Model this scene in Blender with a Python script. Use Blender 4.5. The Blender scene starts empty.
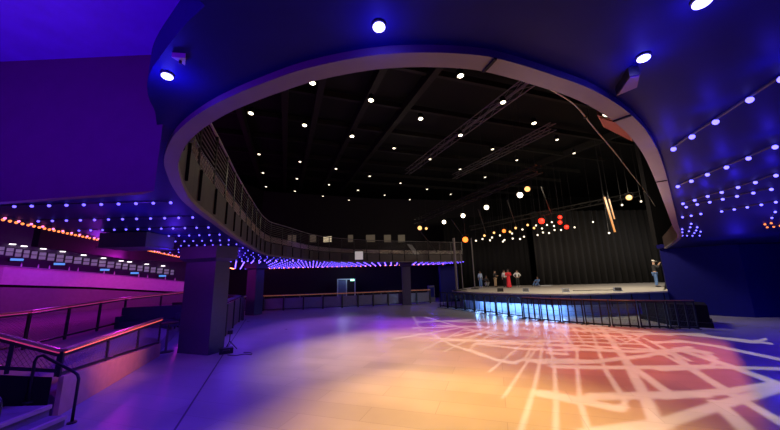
import bpy, bmesh, math, random
from mathutils import Vector, Matrix
R = math.radians
random.seed(7)
S = bpy.context.scene
COL = S.collection

# ------------------------------------------------------------------ camera
F, EYE = 310.0, 2.4
PITCH, ROLL = math.atan2(62, F), math.atan(0.0244)
fwd = Vector((0, math.cos(PITCH), math.sin(PITCH)))
rt0 = Vector((1, 0, 0)); up0 = Vector((0, -math.sin(PITCH), math.cos(PITCH)))
rt = rt0*math.cos(ROLL) - up0*math.sin(ROLL)
up = rt0*math.sin(ROLL) + up0*math.cos(ROLL)
EYEP = Vector((0, 0, EYE))
cd = bpy.data.cameras.new('camera'); cam = bpy.data.objects.new('camera', cd); COL.objects.link(cam)
cd.sensor_width = 36; cd.lens = 36*F/780; cd.clip_end = 300; cd.clip_start = .05
cam.matrix_world = Matrix(((rt.x, up.x, -fwd.x, 0), (rt.y, up.y, -fwd.y, 0), (rt.z, up.z, -fwd.z, EYE), (0, 0, 0, 1)))
S.camera = cam

# ------------------------------------------------------------------ world and exposure
w = bpy.data.worlds.new('world'); S.world = w; w.use_nodes = True
w.node_tree.nodes['Background'].inputs[0].default_value = (.02, .015, .06, 1)
w.node_tree.nodes['Background'].inputs[1].default_value = .02
S.view_settings.view_transform = 'Standard'; S.view_settings.look = 'None'
S.view_settings.exposure = 0; S.view_settings.gamma = 1; S.view_settings.use_curve_mapping = False
S.cycles.sample_clamp_indirect = 2.0
S.cycles.max_bounces = 6

# ------------------------------------------------------------------ pixel -> place helpers
def ray(x, y): return (fwd*F + rt*(x-390) - up*(y-215)).normalized()
def pz(x, y, z):
    d = ray(x, y); t = (z-EYE)/d.z; return EYEP + d*t
def py(x, y, Y):
    d = ray(x, y); return EYEP + d*(Y/d.y)
ROOFB = .047
def proof(x, y, a):                       # roof plane z = a + ROOFB*Y
    d = ray(x, y); t = (a-EYE)/(d.z-ROOFB*d.y); return EYEP + d*t
def V(*a): return Vector(a)
def vz(p, z): return Vector((p[0], p[1], z))

# ------------------------------------------------------------------ lamps
def lamp(name, typ, loc, color, power, size=.1, target=None, angle=60, blend=.6, sy=None):
    l = bpy.data.lights.new(name, typ); o = bpy.data.objects.new(name, l); COL.objects.link(o)
    o.location = loc; l.color = color; l.energy = power
    if typ == 'AREA':
        l.size = size
        if sy: l.shape = 'RECTANGLE'; l.size_y = sy
    else: l.shadow_soft_size = size
    if typ == 'SPOT': l.spot_size = R(angle); l.spot_blend = blend
    if target is not None:
        o.rotation_euler = (Vector(target)-Vector(loc)).to_track_quat('-Z', 'Y').to_euler()
    return o
BLUE = (.03, .015, 1); VIOLET = (.16, .02, 1); MAGENTA = (1, .03, .75)
AMBER = (1, .60, .22); ORANGE = (1, .30, .10); WARM = (1, .85, .62); PURPLE = (.55, .08, 1)
# floor washes from the roof
lamp('amber_wash', 'SPOT', (1.6, 9, 10.6), (1, .55, .12), 15000, .3, (1.2, 5.5, 0), 44, 1)
lamp('beige_wash', 'SPOT', (-.5, 12, 10.8), (1, .68, .40), 8500, .3, (.1, 11.0, 0), 52, 1)
lamp('orange_wash', 'SPOT', (10, 13, 11.2), (1, .20, .07), 12500, .3, (5.6, 11.5, 0), 64, .8)
lamp('violet_wash', 'SPOT', (1, 20, 11.2), (.42, .04, 1), 7000, .3, (1.6, 16.5, 0), 36, 1)
lamp('mauve_wash', 'SPOT', (-3, 22, 10.8), (.36, .12, 1), 6500, .3, (-2.6, 16.5, 0), 52, 1)
# downlight of the bulb canopies on the floor
for (x, y, e) in ((-3.9, 4.2, 300), (-5.0, 8.0, 420), (-6.8, 12.6, 300), (-8.2, 18, 260), (-4.5, 26.5, 200), (2.0, 30.6, 200)):
    lamp('canopy_down', 'SPOT', (x, y, 3.5), (.10, .025, 1), e, .25, (x, y, 0), 150, .6)
for (x, y, e) in ((10.6, 5.2, 420), (13.0, 8.0, 600), (16.5, 11, 500)):
    lamp('canopy_down', 'SPOT', (x, y, 3.5), (.06, .02, 1), e, .25, (x, y, 0), 150, .6)
# blue light that the bulbs throw on the canopies
for p, e in (((1.6, .6, 2.7), 5), ((3.6, 1.2, 2.6), 18), ((6.6, 3.4, 2.5), 30), ((9, 5, 2.6), 22),
             ((10.5, 8.5, 2.6), 24), ((14.5, 8, 2.6), 40), ((14, 12.5, 2.7), 40), ((18.5, 12.5, 2.6), 38)):
    lamp('canopy_blue', 'POINT', p, BLUE, e, .06)
for p, e in (((-4.4, 5.2, 3.1), 22), ((-5.8, 8.2, 3.1), 30), ((-7, 12.5, 3.1), 30), ((-8.4, 17, 3.1), 30), ((-7, 24.5, 3.1), 34), ((-1, 29.5, 3.0), 44), ((4, 32, 3.0), 34)):
    lamp('canopy_violet', 'POINT', p, (.09, .02, 1), e, .06)
lamp('coffer_blue', 'SPOT', (-2.6, -.4, 2.9), (.17, .004, 1), 260, .2, (-2.6, .4, 5), 165, .5)
lamp('entry_blue', 'POINT', (-3.9, 2.9, 2.5), (.10, .02, 1), 30, .2)
# magenta light of the raised bar
for p, e in (((-17.0, 15.2, 4.2), 250), ((-15.8, 19, 3.9), 170), ((-14.5, 23, 3.5), 110)):
    lamp('bar_magenta', 'POINT', p, (.85, .02, .9), e, .15)
lamp('bar_pink', 'SPOT', (-13.6, 16.5, 4.6), (1, .05, .30), 420, .15, (-17.5, 20, 2.6), 46, 1)
lamp('bar_violet', 'POINT', (-19, 17.5, 4.6), (.2, .03, 1), 90, .15)
lamp('terrace_violet', 'POINT', (-12, 7.5, 3.4), (.38, .02, 1), 90, .2)
lamp('terrace_violet', 'POINT', (-9, 9.5, 3.3), (.4, .03, 1), 50, .2)
lamp('rail_fill', 'SPOT', (-2.6, 8.5, 3.5), (1, .26, .12), 900, .1, (-7.6, 8.3, 1.0), 40, 1)  # added red spot without a fixture, warms the kick board and railing
# stage light
lamp('stage_wash', 'AREA', (10, 17.2, 7.2), WARM, 600, 2, (14, 25, .8))
lamp('stage_wash_right', 'AREA', (16.5, 20, 7.5), WARM, 420, 2, (20, 25, 1))
lamp('curtain_wash', 'AREA', (24, 26, 6.5), (1, .9, .9), 90, 1, (20, 31, 3))
lamp('roof_warm', 'POINT', (0, 17, 7.5), WARM, 45, .4)
lamp('roof_warm', 'POINT', (2, 27, 8.5), WARM, 45, .4)
lamp('balcony_warm', 'POINT', (-3.0, 9, 5.6), WARM, 5, .3)
lamp('balcony_warm', 'POINT', (-3.4, 20, 6.5), WARM, 16, .3)
lamp('ring_warm', 'POINT', (2.2, 4.2, 2.9), (1, .62, .7), 28, .3)
lamp('ring_warm', 'POINT', (5.5, 6.5, 2.7), (1, .62, .6), 30, .3)

# ------------------------------------------------------------------ materials
MATS = {}
def mat(name, color, rough=.6, metal=0, var=.15, scale=6, emit=None, estr=0, bump=0, spec=None):
    if name in MATS: return MATS[name]
    m = bpy.data.materials.new(name); m.use_nodes = True; nt = m.node_tree; b = nt.nodes['Principled BSDF']
    b.inputs['Roughness'].default_value = rough; b.inputs['Metallic'].default_value = metal
    if spec is not None: b.inputs['Specular IOR Level'].default_value = spec
    tc = nt.nodes.new('ShaderNodeTexCoord'); n = nt.nodes.new('ShaderNodeTexNoise'); n.inputs['Scale'].default_value = scale
    n.inputs['Detail'].default_value = 4
    nt.links.new(tc.outputs['Object'], n.inputs['Vector'])
    mx = nt.nodes.new('ShaderNodeMix'); mx.data_type = 'RGBA'
    mx.inputs[6].default_value = [c*(1-var) for c in color]+[1]; mx.inputs[7].default_value = [min(1, c*(1+var)) for c in color]+[1]
    nt.links.new(n.outputs['Fac'], mx.inputs[0]); nt.links.new(mx.outputs[2], b.inputs['Base Color'])
    if emit:
        b.inputs['Emission Color'].default_value = (*emit, 1); b.inputs['Emission Strength'].default_value = estr
        m.cycles.emission_sampling = 'NONE'
    if bump:
        bp = nt.nodes.new('ShaderNodeBump'); bp.inputs['Strength'].default_value = bump; bp.inputs['Distance'].default_value = .02
        nt.links.new(n.outputs['Fac'], bp.inputs['Height']); nt.links.new(bp.outputs[0], b.inputs['Normal'])
    MATS[name] = m; return m
def floor_mat():
    m = bpy.data.materials.new('floor_boards'); m.use_nodes = True; nt = m.node_tree; b = nt.nodes['Principled BSDF']; N = nt.nodes.new; L = nt.links.new
    tc = N('ShaderNodeTexCoord'); mp = N('ShaderNodeMapping'); mp.inputs['Rotation'].default_value = (0, 0, R(18)); L(tc.outputs['Object'], mp.inputs[0])
    br = N('ShaderNodeTexBrick'); br.inputs['Color1'].default_value = (.42, .40, .39, 1); br.inputs['Color2'].default_value = (.36, .345, .335, 1)
    br.inputs['Mortar'].default_value = (.27, .255, .25, 1); br.inputs['Scale'].default_value = 1; br.inputs['Brick Width'].default_value = 2.4
    br.inputs['Row Height'].default_value = .6; br.inputs['Mortar Size'].default_value = .006; L(mp.outputs[0], br.inputs[0])
    n = N('ShaderNodeTexNoise'); n.inputs['Scale'].default_value = .9; n.inputs['Detail'].default_value = 6; L(tc.outputs['Object'], n.inputs['Vector'])
    mx = N('ShaderNodeMix'); mx.data_type = 'RGBA'; mx.blend_type = 'MULTIPLY'; mx.inputs[0].default_value = .35
    L(br.outputs[0], mx.inputs[6]); L(n.outputs['Fac'], mx.inputs[7]); L(mx.outputs[2], b.inputs['Base Color'])
    rr = N('ShaderNodeMapRange'); rr.inputs[3].default_value = .22; rr.inputs[4].default_value = .42; L(n.outputs['Fac'], rr.inputs[0]); L(rr.outputs[0], b.inputs['Roughness'])
    return m
M_floor = floor_mat()
M_black = mat('matte_black', (.005, .005, .006), .75, spec=.2)
M_roof = mat('black_roof_steel', (.014, .0135, .013), .55, spec=.15)
M_steel = mat('grey_steel', (.14, .13, .13), .45, .3)
M_ceil = mat('canopy_ceiling', (.008, .007, .085), .5, spec=.06)
M_coffer = mat('violet_plaster', (.30, .12, .85), .75)
M_bulk = mat('mauve_plaster', (.12, .03, .10), .75)
M_trim = mat('pale_ring_trim', (.12, .095, .105), .5)
M_fascia = mat('brown_fascia', (.026, .016, .016), .5)
M_meshm = mat('light_metal_mesh', (.55, .5, .42), .4, .5)
M_rail = mat('dark_rail', (.03, .028, .032), .35, .3)
M_wood = mat('varnished_rail_wood', (.45, .2, .13), .3)
M_kick = mat('pale_kick_board', (.62, .33, .24), .6)
M_pillar = mat('pillar_paint', (.05, .042, .085), .5)
M_drink = mat('brown_panel', (.16, .10, .10), .45)
M_wall = mat('dark_wall', (.018, .015, .02), .7, spec=.2)
M_bluewall = mat('right_wall_paint', (.008, .008, .12), .6, spec=.1)
M_carpet = mat('terrace_carpet', (.22, .17, .22), .9, 0, .2, 20)
M_parapet = mat('bar_parapet', (.6, .55, .58), .6)
M_mauve = mat('tier_wall', (.22, .20, .22), .8)
M_stage = mat('stage_deck', (.55, .52, .48), .5)
M_stagef = mat('stage_fascia', (.04, .08, .2), .5)
M_skirt = mat('pale_blue_skirt', (.45, .55, .75), .6)
M_curtain = mat('black_velvet', (.014, .0135, .0145), .85)
M_pane = mat('backlit_panel', (.6, .6, .65), .5, emit=(.36, .36, .48), estr=.2)
M_screen = mat('screen_glow', (.1, .2, .4), .4, emit=(.1, .35, 1), estr=.9)
M_door = mat('door_frame_paint', (.4, .45, .5), .5)
M_exit = mat('lit_sign', (.3, .8, .5), .4, emit=(.35, 1, .6), estr=3)
def emat(n, c, s): return mat(n, (.03, .03, .03), .4, emit=c, estr=s)
E_blue = emat('blue_bulb', (.11, .09, 1), 5.5)
E_bluebig = emat('blue_bulb_near', (.25, .22, 1), 14)
E_violet = emat('violet_bulb', (.12, .08, 1), 3.4)
E_violetfar = emat('violet_bulb_far', (.12, .06, 1), 9)
E_orangefar = emat('orange_bulb_far', (1, .24, .08), 7)
E_orange = emat('orange_bulb', (1, .22, .05), 2.2)
E_white = emat('warm_lens', (1, .86, .6), 7)
E_whitedim = emat('warm_lens_far', (1, .85, .62), 2.6)
E_orl = emat('orange_lens', (1, .17, .02), 3.2)
E_red = emat('red_lens', (1, .02, .006), 3)
E_amb = emat('amber_lens', (1, .5, .16), 2)
E_strip = emat('rail_light_strip', (1, .12, .10), 1.6)
E_pinkglow = emat('pink_rail_glow', (1, .06, .28), .55)  # pink light falling on the top rails, put in as a faint glow
E_ostrip = emat('orange_light_strip', (1, .35, .08), .55)
E_lampw = emat('white_fitting', (1, .9, .95), 3.5)
E_drape = emat('orange_drape_glow', (1, .34, .06), .9)  # orange light on the drape edges, put in as emission

# ------------------------------------------------------------------ mesh builder
class MB:
    def __init__(s): s.v = []; s.f = []
    def add(s, vs, fs):
        o = len(s.v); s.v += [tuple(v) for v in vs]; s.f += [tuple(i+o for i in f) for f in fs]; return s
    def box(s, c, d, rz=0, ax=None):
        M = ax if ax else Matrix.Rotation(rz, 3, 'Z'); c = Vector(c)
        vs = [c + M @ Vector((sx*d[0]/2, sy*d[1]/2, sz*d[2]/2)) for sx in (-1, 1) for sy in (-1, 1) for sz in (-1, 1)]
        return s.add(vs, [(0, 1, 3, 2), (4, 6, 7, 5), (0, 4, 5, 1), (2, 3, 7, 6), (0, 2, 6, 4), (1, 5, 7, 3)])
    def bar(s, a, b, wd, ht, upv=(0, 0, 1)):
        a, b = Vector(a), Vector(b); x = (b-a); L = x.length; x.normalize()
        y = Vector(upv).cross(x)
        if y.length < 1e-4: y = Vector((1, 0, 0)).cross(x)
        y.normalize(); z = x.cross(y)
        return s.box((a+b)/2, (L, wd, ht), ax=Matrix((x, y, z)).transposed())
    def tube(s, path, r, n=8, closed=False):
        P = [Vector(p) for p in path]; k = len(P); vs = []; t0 = None; nrm = None
        for i, p in enumerate(P):
            a = P[(i-1) % k] if (closed or i) else p; b = P[(i+1) % k] if (closed or i < k-1) else p
            t = (b-a).normalized()
            if nrm is None:
                nrm = t.cross(Vector((0, 0, 1)))
                if nrm.length < 1e-3: nrm = t.cross(Vector((1, 0, 0)))
            nrm = (nrm - t*nrm.dot(t)).normalized(); bi = t.cross(nrm)
            rr = r[i] if isinstance(r, (list, tuple)) else r
            vs += [p + (nrm*math.cos(q*2*math.pi/n) + bi*math.sin(q*2*math.pi/n))*rr for q in range(n)]
        fs = [(i*n+q, i*n+(q+1) % n, ((i+1) % k)*n+(q+1) % n, ((i+1) % k)*n+q) for i in range(k if closed else k-1) for q in range(n)]
        if not closed: fs += [tuple(range(n))[::-1], tuple((k-1)*n+q for q in range(n))]
        return s.add(vs, fs)
    def prism(s, poly, z0, z1):
        n = len(poly); vs = [(p[0], p[1], z0) for p in poly] + [(p[0], p[1], z1) for p in poly]
        return s.add(vs, [tuple(range(n))[::-1], tuple(range(n, 2*n))] + [(i, (i+1) % n, n+(i+1) % n, n+i) for i in range(n)])
    def lathe(s, prof, c=(0, 0, 0), n=16, ax=None):
        c = Vector(c); M = ax if ax else Matrix.Identity(3); vs = []
        for (r, z) in prof:
            vs += [c + M @ Vector((r*math.cos(q*2*math.pi/n), r*math.sin(q*2*math.pi/n), z)) for q in range(n)]
        fs = [(i*n+q, i*n+(q+1) % n, (i+1)*n+(q+1) % n, (i+1)*n+q) for i in range(len(prof)-1) for q in range(n)]
        fs += [tuple(range(n))[::-1], tuple((len(prof)-1)*n+q for q in range(n))]
        return s.add(vs, fs)
    def sphere(s, c, r, n=10, m=6, sc=(1, 1, 1)):
        pr = [(max(1e-4, r*math.sin(math.pi*i/m)), -r*math.cos(math.pi*i/m)) for i in range(m+1)]
        c = Vector(c); vs = []
        for (a, z) in pr: vs += [c + Vector((a*math.cos(q*2*math.pi/n)*sc[0], a*math.sin(q*2*math.pi/n)*sc[1], z*sc[2])) for q in range(n)]
        return s.add(vs, [(i*n+q, i*n+(q+1) % n, (i+1)*n+(q+1) % n, (i+1)*n+q) for i in range(m) for q in range(n)])
    def wallstrip(s, path, z0, z1, th):
        """vertical wall of thickness th along a plan path; z0, z1 numbers or per-point lists; offset to the left of travel"""
        P = [Vector((p[0], p[1])) for p in path]; k = len(P); vs = []
        for i in range(k):
            t = (P[min(i+1, k-1)]-P[max(i-1, 0)]).normalized(); nn = Vector((-t.y, t.x))
            a = z0[i] if isinstance(z0, (list, tuple)) else z0; b = z1[i] if isinstance(z1, (list, tuple)) else z1
            q = P[i] + nn*th
            vs += [(P[i].x, P[i].y, a), (P[i].x, P[i].y, b), (q.x, q.y, b), (q.x, q.y, a)]
        fs = [(i*4+j, i*4+(j+1) % 4, i*4+4+(j+1) % 4, i*4+4+j) for i in range(k-1) for j in range(4)] + [(0, 1, 2, 3), tuple(4*(k-1)+j for j in (3, 2, 1, 0))]
        return s.add(vs, fs)
    def build(s, name, m, parent=None, smooth=False, world=False):
        me = bpy.data.meshes.new(name); me.from_pydata(s.v, [], s.f); me.update()
        bm = bmesh.new(); bm.from_mesh(me); bmesh.ops.recalc_face_normals(bm, faces=bm.faces); bm.to_mesh(me); bm.free()
        if smooth:
            for p in me.polygons: p.use_smooth = True
        me.materials.append(m); o = bpy.data.objects.new(name, me); COL.objects.link(o)
        if parent:
            o.parent = parent
            if world:
                base = parent
                while base.parent: base = base.parent
                if parent.type == 'EMPTY': o.matrix_parent_inverse = Matrix.Translation(-parent.location)
        return o
def tag(o, label, cat, group=None):
    o['label'] = label; o['category'] = cat
    if group: o['group'] = group
    return o
def thing(name, label, cat, loc=(0, 0, 0), rz=0, group=None):
    o = bpy.data.objects.new(name, None); COL.objects.link(o); o.location = loc; o.rotation_euler = (0, 0, rz); o.empty_display_size = .1
    return tag(o, label, cat, group)
def struct(name, mb, m, parent=None, smooth=False):
    o = mb.build(name, m, parent, smooth)
    if parent is None: o['kind'] = 'structure'
    return o
def dup(root, loc=None, rz=None, label=None, group=None):
    r = root.copy(); COL.objects.link(r)
    if loc is not None: r.location = loc
    if rz is not None: r.rotation_euler = (0, 0, rz)
    if label: r['label'] = label
    if group: r['group'] = group
    for ch in list(root.children):
        c = ch.copy(); COL.objects.link(c); c.parent = r
        for g in list(ch.children):
            d = g.copy(); COL.objects.link(d); d.parent = c
    return r
def aim(d):                                # 3x3 with local +Z along d
    return Vector(d).normalized().to_track_quat('Z', 'Y').to_matrix()
def smoothpath(P, n=4):
    P = [Vector(p) for p in P]; out = []
    for i in range(len(P)-1):
        p0, p1, p2, p3 = P[max(i-1, 0)], P[i], P[i+1], P[min(i+2, len(P)-1)]
        for k in range(n):
            t = k/n; out.append(.5*((2*p1)+(p2-p0)*t+(2*p0-5*p1+4*p2-p3)*t*t+(3*p1-p0-3*p2+p3)*t**3))
    out.append(P[-1]); return out

# ------------------------------------------------------------------ the setting
CZ = 3.65                                              # height of the bulb canopy
DIR = Vector((-.32, .947, 0)).normalized(); OUT = Vector((-DIR.y, DIR.x, 0))*1   # along the left arcade / outward to the left
PIL = pz(195, 353, 0)
struct('floor', MB().add([(-60, -12, 0), (60, -12, 0), (60, 60, 0), (-60, 60, 0)], [(0, 1, 2, 3)]), M_floor)
a, b = pz(246, 319, 0), pz(172, 434, 0)
struct('trim_1', MB().bar(vz(a, .002), vz(b, .002), .035, .004), mat('seam_strip', (.06, .05, .07), .5))

# ring of the opening
RPX = [(263, 254), (238, 240), (212, 221), (187, 202), (174, 185), (167.5, 170), (164.5, 158), (167, 145), (173, 132), (187, 117), (209.5, 101),
       (235, 88), (261, 77), (299, 63), (340, 53), (380, 46.6), (423, 44.6), (470, 46.6), (504, 52.7), (551, 67.6), (595, 85), (630, 109),
       (650, 133), (662, 160), (671, 194), (678, 224), (681, 237)]
ring = [V(6.5, 28.6, CZ), V(-1, 25.6, CZ), V(-4.9, 22.2, CZ), V(-6.0, 17.6, CZ)] + [pz(x, y, CZ) for x, y in RPX] + [V(15.6, 17.6, CZ)]
ring = smoothpath(ring, 4)
def inward(i):
    t = (ring[min(i+1, len(ring)-1)]-ring[max(i-1, 0)]); t.z = 0; t.normalize(); return Vector((-t.y, t.x, 0))
ringin = [p + inward(i)*.12 for i, p in enumerate(ring)]
N = len(ring)
mb = MB(); vs = []
for i in range(N): vs += [vz(ring[i], CZ+.02), vz(ring[i], CZ-.05), vz(ringin[i], CZ-.05), vz(ringin[i], CZ+.02)]
mb.add(vs, [(i*4+j, i*4+(j+1) % 4, i*4+4+(j+1) % 4, i*4+4+j) for i in range(N-1) for j in range(4)])
struct('trim_2', mb, M_trim)
# joints of the ring trim
mb = MB()
for (x, y) in ((501, 58), (631, 113), (660, 178)):
    p = pz(x, y, CZ-.05); i = min(range(N), key=lambda k: (ring[k]-p).length)
    mb.bar(vz(ring[i], CZ-.053), vz(ringin[i], CZ-.053), .02, .012)
struct('trim_3', mb, M_black)

# bulb canopy ceiling: flat plate with a coffer cut out at the near left
EDGE = 2.2
def edge(t): return PIL + OUT*EDGE + DIR*t             # outer edge of the canopy, along the arcade
CUT = [pz(x, y, CZ) for x, y in ((157, 128), (155, 112), (150, 101), (147.5, 92), (147.5, 80), (153, 67), (165, 50), (183, 27), (205, 6))]
CUT = smoothpath(CUT, 4)
c0 = CUT[0]; c1 = CUT[-1]
hole = CUT + [V(c1.x-.15, c1.y-.7, CZ), V(c1.x-.4, -3, CZ), V(-9, -3, CZ), V(-9, 3.3, CZ)]
outer = [ring[0] + V(1, 9, 0), V(-16, 38, CZ)] + [edge(t) for t in (26, 14, 6, 0, -6)] + [V(-14, 3.6, CZ), V(-14, -6, CZ), V(34, -6, CZ), V(34, 18.3, CZ), V(15.6, 18.3, CZ)]
def filled(loops, z):
    bm = bmesh.new(); es = []
    for lp in loops:
        vv = [bm.verts.new((p[0], p[1], z)) for p in lp]
        for i in range(len(vv)): es.append(bm.edges.new((vv[i], vv[(i+1) % len(vv)])))
    bmesh.ops.triangle_fill(bm, use_beauty=True, use_dissolve=False, edges=es)
    return bm
plate = list(ring) + [p for p in reversed(outer)]
bm = filled([plate, hole], CZ)
r_ = bmesh.ops.extrude_face_region(bm, geom=list(bm.faces))
for v in [g for g in r_['geom'] if isinstance(g, bmesh.types.BMVert)]: v.co.z += .22
bmesh.ops.recalc_face_normals(bm, faces=bm.faces)
me = bpy.data.meshes.new('ceiling'); bm.to_mesh(me); bm.free(); me.materials.append(M_ceil)
o = bpy.data.objects.new('ceiling', me); COL.objects.link(o); o['kind'] = 'structure'
# higher ceiling of the coffer and its hanging bulkhead
struct('ceiling_coffer', MB().prism([(-10, 3.4), (-3.0, 3.0), (-1.75, 2.5), (-1.3, 1.9), (-.8, 1.0), (-.4, -3.4), (-10, -3.4)], 4.3, 4.4), M_coffer)
q0 = py(154, 191, 2.3); q1 = py(-6, 219, 2.4)
struct('wall_bulkhead', MB().add([(q0.x, 2.3, q0.z), (q1.x-7, 2.55, q1.z-.15), (q1.x-7, 2.55, 4.3), (q0.x, 2.3, 4.3),
        (q0.x-.15, 2.38, q0.z), (q1.x-7, 2.63, q1.z-.15), (q1.x-7, 2.63, 4.3), (q0.x-.15, 2.38, 4.3)],
        [(0, 1, 2, 3), (4, 5, 6, 7), (0, 1, 5, 4), (1, 2, 6, 5), (2, 3, 7, 6), (3, 0, 4, 7)]), M_bulk)

# roof and outer shell
def rz_(y): return 10.9 + ROOFB*y
struct('ceiling_roof', MB().add([(-40, -8, rz_(-8)+.6), (45, -8, rz_(-8)+.6), (45, 55, rz_(55)+.6), (-40, 55, rz_(55)+.6)], [(0, 1, 2, 3)]), M_black)
struct('wall_front', MB().box((0, -8, 7), (80, .2, 14)), M_black)
struct('wall_right', MB().box((36, 20, 7), (.2, 60, 14)), M_black)
struct('wall_back', MB().box((0, 46, 7), (80, .2, 14)), M_black)
struct('wall_left', MB().box((-28, 20, 7), (.2, 60, 14)), M_wall)
struct('wall_far', MB().wallstrip([(-18, 33.5), (-4, 34.5), (8, 37.5)][::-1], 0, 4, .2), M_wall)
struct('wall_arcade', MB().wallstrip([(4.6, 30.0), (6.4, 30.4), (7.4, 37)], 0, 3.3, .3), M_bluewall)
# blue wall right of the stage
sR = pz(668, 291, 1.25)
struct('wall_stage_side', MB().wallstrip([(36, 17.0), (24, 16.6), (18.0, 16.4), (sR.x+.45, sR.y+.1), ((sR.x+.3)*1.35, (sR.y+.1)*1.35)], 0, CZ-.02, .3), M_bluewall)
struct('wall_proscenium', MB().wallstrip([(36, 18.6), (sR.x+.1, 18.6)], CZ+.2, 12, .3), M_black)

# ------------------------------------------------------------------ stage
SZ = 1.25
SF = smoothpath([pz(452, 290.5, SZ), pz(480, 292.3, SZ), pz(520, 293.4, SZ), pz(560, 294, SZ), pz(600, 293.4, SZ), pz(640, 292, SZ), sR], 4)
def offs(path, d):
    out = []
    for i, p in enumerate(path):
        t = path[min(i+1, len(path)-1)]-path[max(i-1, 0)]; t.z = 0; t.normalize(); out.append(p + Vector((-t.y, t.x, 0))*d)
    return out
sdeck = MB().prism([(p.x, p.y) for p in SF] + [(sR.x*1.88, sR.y*1.88), (30, 33.6), (9.2, 33.6)], SZ-.08, SZ)
stage = thing('stage', 'wide low stage with pale deck, navy front and blue skirt behind the black barriers', 'stage', (14, 26, 0))
sdeck.build('deck', M_stage, stage, world=True)
fa = [vz(p, 0) for p in offs(SF, .02)]
MB().wallstrip(fa, SZ-.60, SZ-.082, .08).build('fascia', M_stagef, stage, world=True)
bk = [vz(p, 0) for p in offs(SF, .9)]
MB().wallstrip(bk[:-1], 0.002, SZ-.09, .05).build('skirt', M_skirt, stage, world=True)
for i in range(1, len(fa)-1, 2): MB().box(vz(fa[i], SZ-.4)-Vector((0, .03, 0)), (.03, .03, .62)).build('fascia_joint', M_black, stage, world=True)
# service lights under the stage lip
for i in (3, 4, 5, 6, 7, 8, 9, 10, 11, 12): lamp('under_stage_light', 'POINT', vz(bk[i]+(fa[i]-bk[i])*.6, .45), (.22, .46, 1), 26, .15)

# curtains
def curtain(name, label, a, b, z0, z1, folds, amp, m):
    a, b = Vector(a), Vector(b); t = (b-a); L = t.length; t.normalize(); n = Vector((-t.y, t.x))
    k = folds*8; vs = []; rnd = random.Random(folds); ph = [rnd.uniform(-.5, .5) for _ in range(folds+2)]
    for i in range(k+1):
        u = i/k; f = u*folds; j = int(f); off = amp*math.sin(f*2*math.pi + ph[j]*(1-(f-j)) + ph[j+1]*(f-j))
        for sgn in (0, .03):
            for z, am in ((z0, 1.25), (z0+(z1-z0)*.4, 1), (z1, .6)):
                p = a + t*(u*L) + n*(off*am+sgn); vs.append((p.x, p.y, z))
    fs = []
    for i in range(k):
        o = i*6
        for q in (0, 1): fs += [(o+q, o+6+q, o+7+q, o+1+q), (o+3+q, o+4+q, o+10+q, o+9+q)]
        fs += [(o, o+3, o+9, o+6), (o+2, o+8, o+11, o+5)]
    return tag(MB().add(vs, fs).build(name, m, smooth=True), label, 'curtain')
curtain('stage_curtain', 'wide black velvet curtain in deep folds across the back of the stage', (14.3, 31), (27.5, 31.6), SZ, 8.6, 19, .26, M_curtain)
curtain('stage_curtain', 'plain black drape left of the folded curtain, behind the group of people', (5.6, 32.4), (14.2, 32), SZ, 8.4, 17, .05, M_black)

# stage masts
def mast(x, yb, yt, Y, label, r=.05):
    b = py(x, yb, Y); b.z = SZ; t = py(x-1, yt, Y)
    m = thing('stage_mast', label, 'mast', b)
    MB().tube([b, V(b.x, b.y, t.z)], r, 8).build('pole', M_steel, m, world=True)
    MB().box(b+V(0, 0, .03), (.5, .5, .06)).build('base_plate', M_black, m, world=True)
    return m
mast(457, 290, 238, 24.5, 'pale slim mast standing at the left end of the stage front', .09)
mast(475, 289, 238, 26.5, 'thin dark mast at the left of the stage, just left of the people', .05)
mast(463, 289, 250, 24.8, 'short thin mast at the stage end beside the pale mast', .04)

# stage monitors
def monitor(x, y, label, m=M_black):
    p = pz(x, y, SZ); o = thing('stage_monitor', label, 'speaker', p, -.35)
    o.scale = (.62, .62, .62); s = .62
    cb_ = MB().add([(-s/2, -.2, .05), (s/2, -.2, .05), (s/2, .22, 0), (-s/2, .22, 0), (-s/2, -.05, .36), (s/2, -.05, .36), (s/2, .18, .36), (-s/2, .18, .36), (-s/2, -.2, 0), (s/2, -.2, 0)],
             [(0, 1, 5, 4), (4, 5, 6, 7), (7, 6, 2, 3), (8, 3, 2, 9), (0, 8, 9, 1), (0, 4, 7, 3, 8), (1, 9, 2, 6, 5)])
    cb_ = cb_.build('cabinet', m, o)
    MB().add([(-s/2+.05, -.201, .08), (s/2-.05, -.201, .08), (s/2-.05, -.066, .33), (-s/2+.05, -.066, .33), (-s/2+.05, -.21, .08), (s/2-.05, -.21, .08), (s/2-.05, -.075, .335), (-s/2+.05, -.075, .335)],
             [(0, 1, 2, 3), (4, 5, 6, 7), (0, 1, 5, 4), (1, 2, 6, 5), (2, 3, 7, 6), (3, 0, 4, 7)]).build('grille', M_rail, cb_)
    return o
M_greyb = mat('grey_cabinet', (.22, .25, .32), .5)
monitor(500.5, 291.6, 'black floor monitor at the stage edge in front of the red robe')
monitor(526, 291.6, 'grey floor monitor at the stage edge right of the people', M_greyb)
monitor(566, 292, 'grey floor monitor at the middle of the stage edge under the folded curtain', M_greyb)
monitor(618, 291.2, 'grey floor monitor nearest the right end of the stage edge', M_greyb)
cl = pz(600, 290.5, SZ)
c_ = MB().tube(smoothpath([vz(cl+V(dx, dy, 0), SZ+.02) for dx, dy in ((-1.6, .2), (-.9, -.1), (-.2, .25), (.5, .0), (1.3, .3))], 5), .02, 6).build('stage_cable', M_black, smooth=True)
tag(c_, 'black cable lying along the stage edge between two grey monitors', 'cable')

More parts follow.
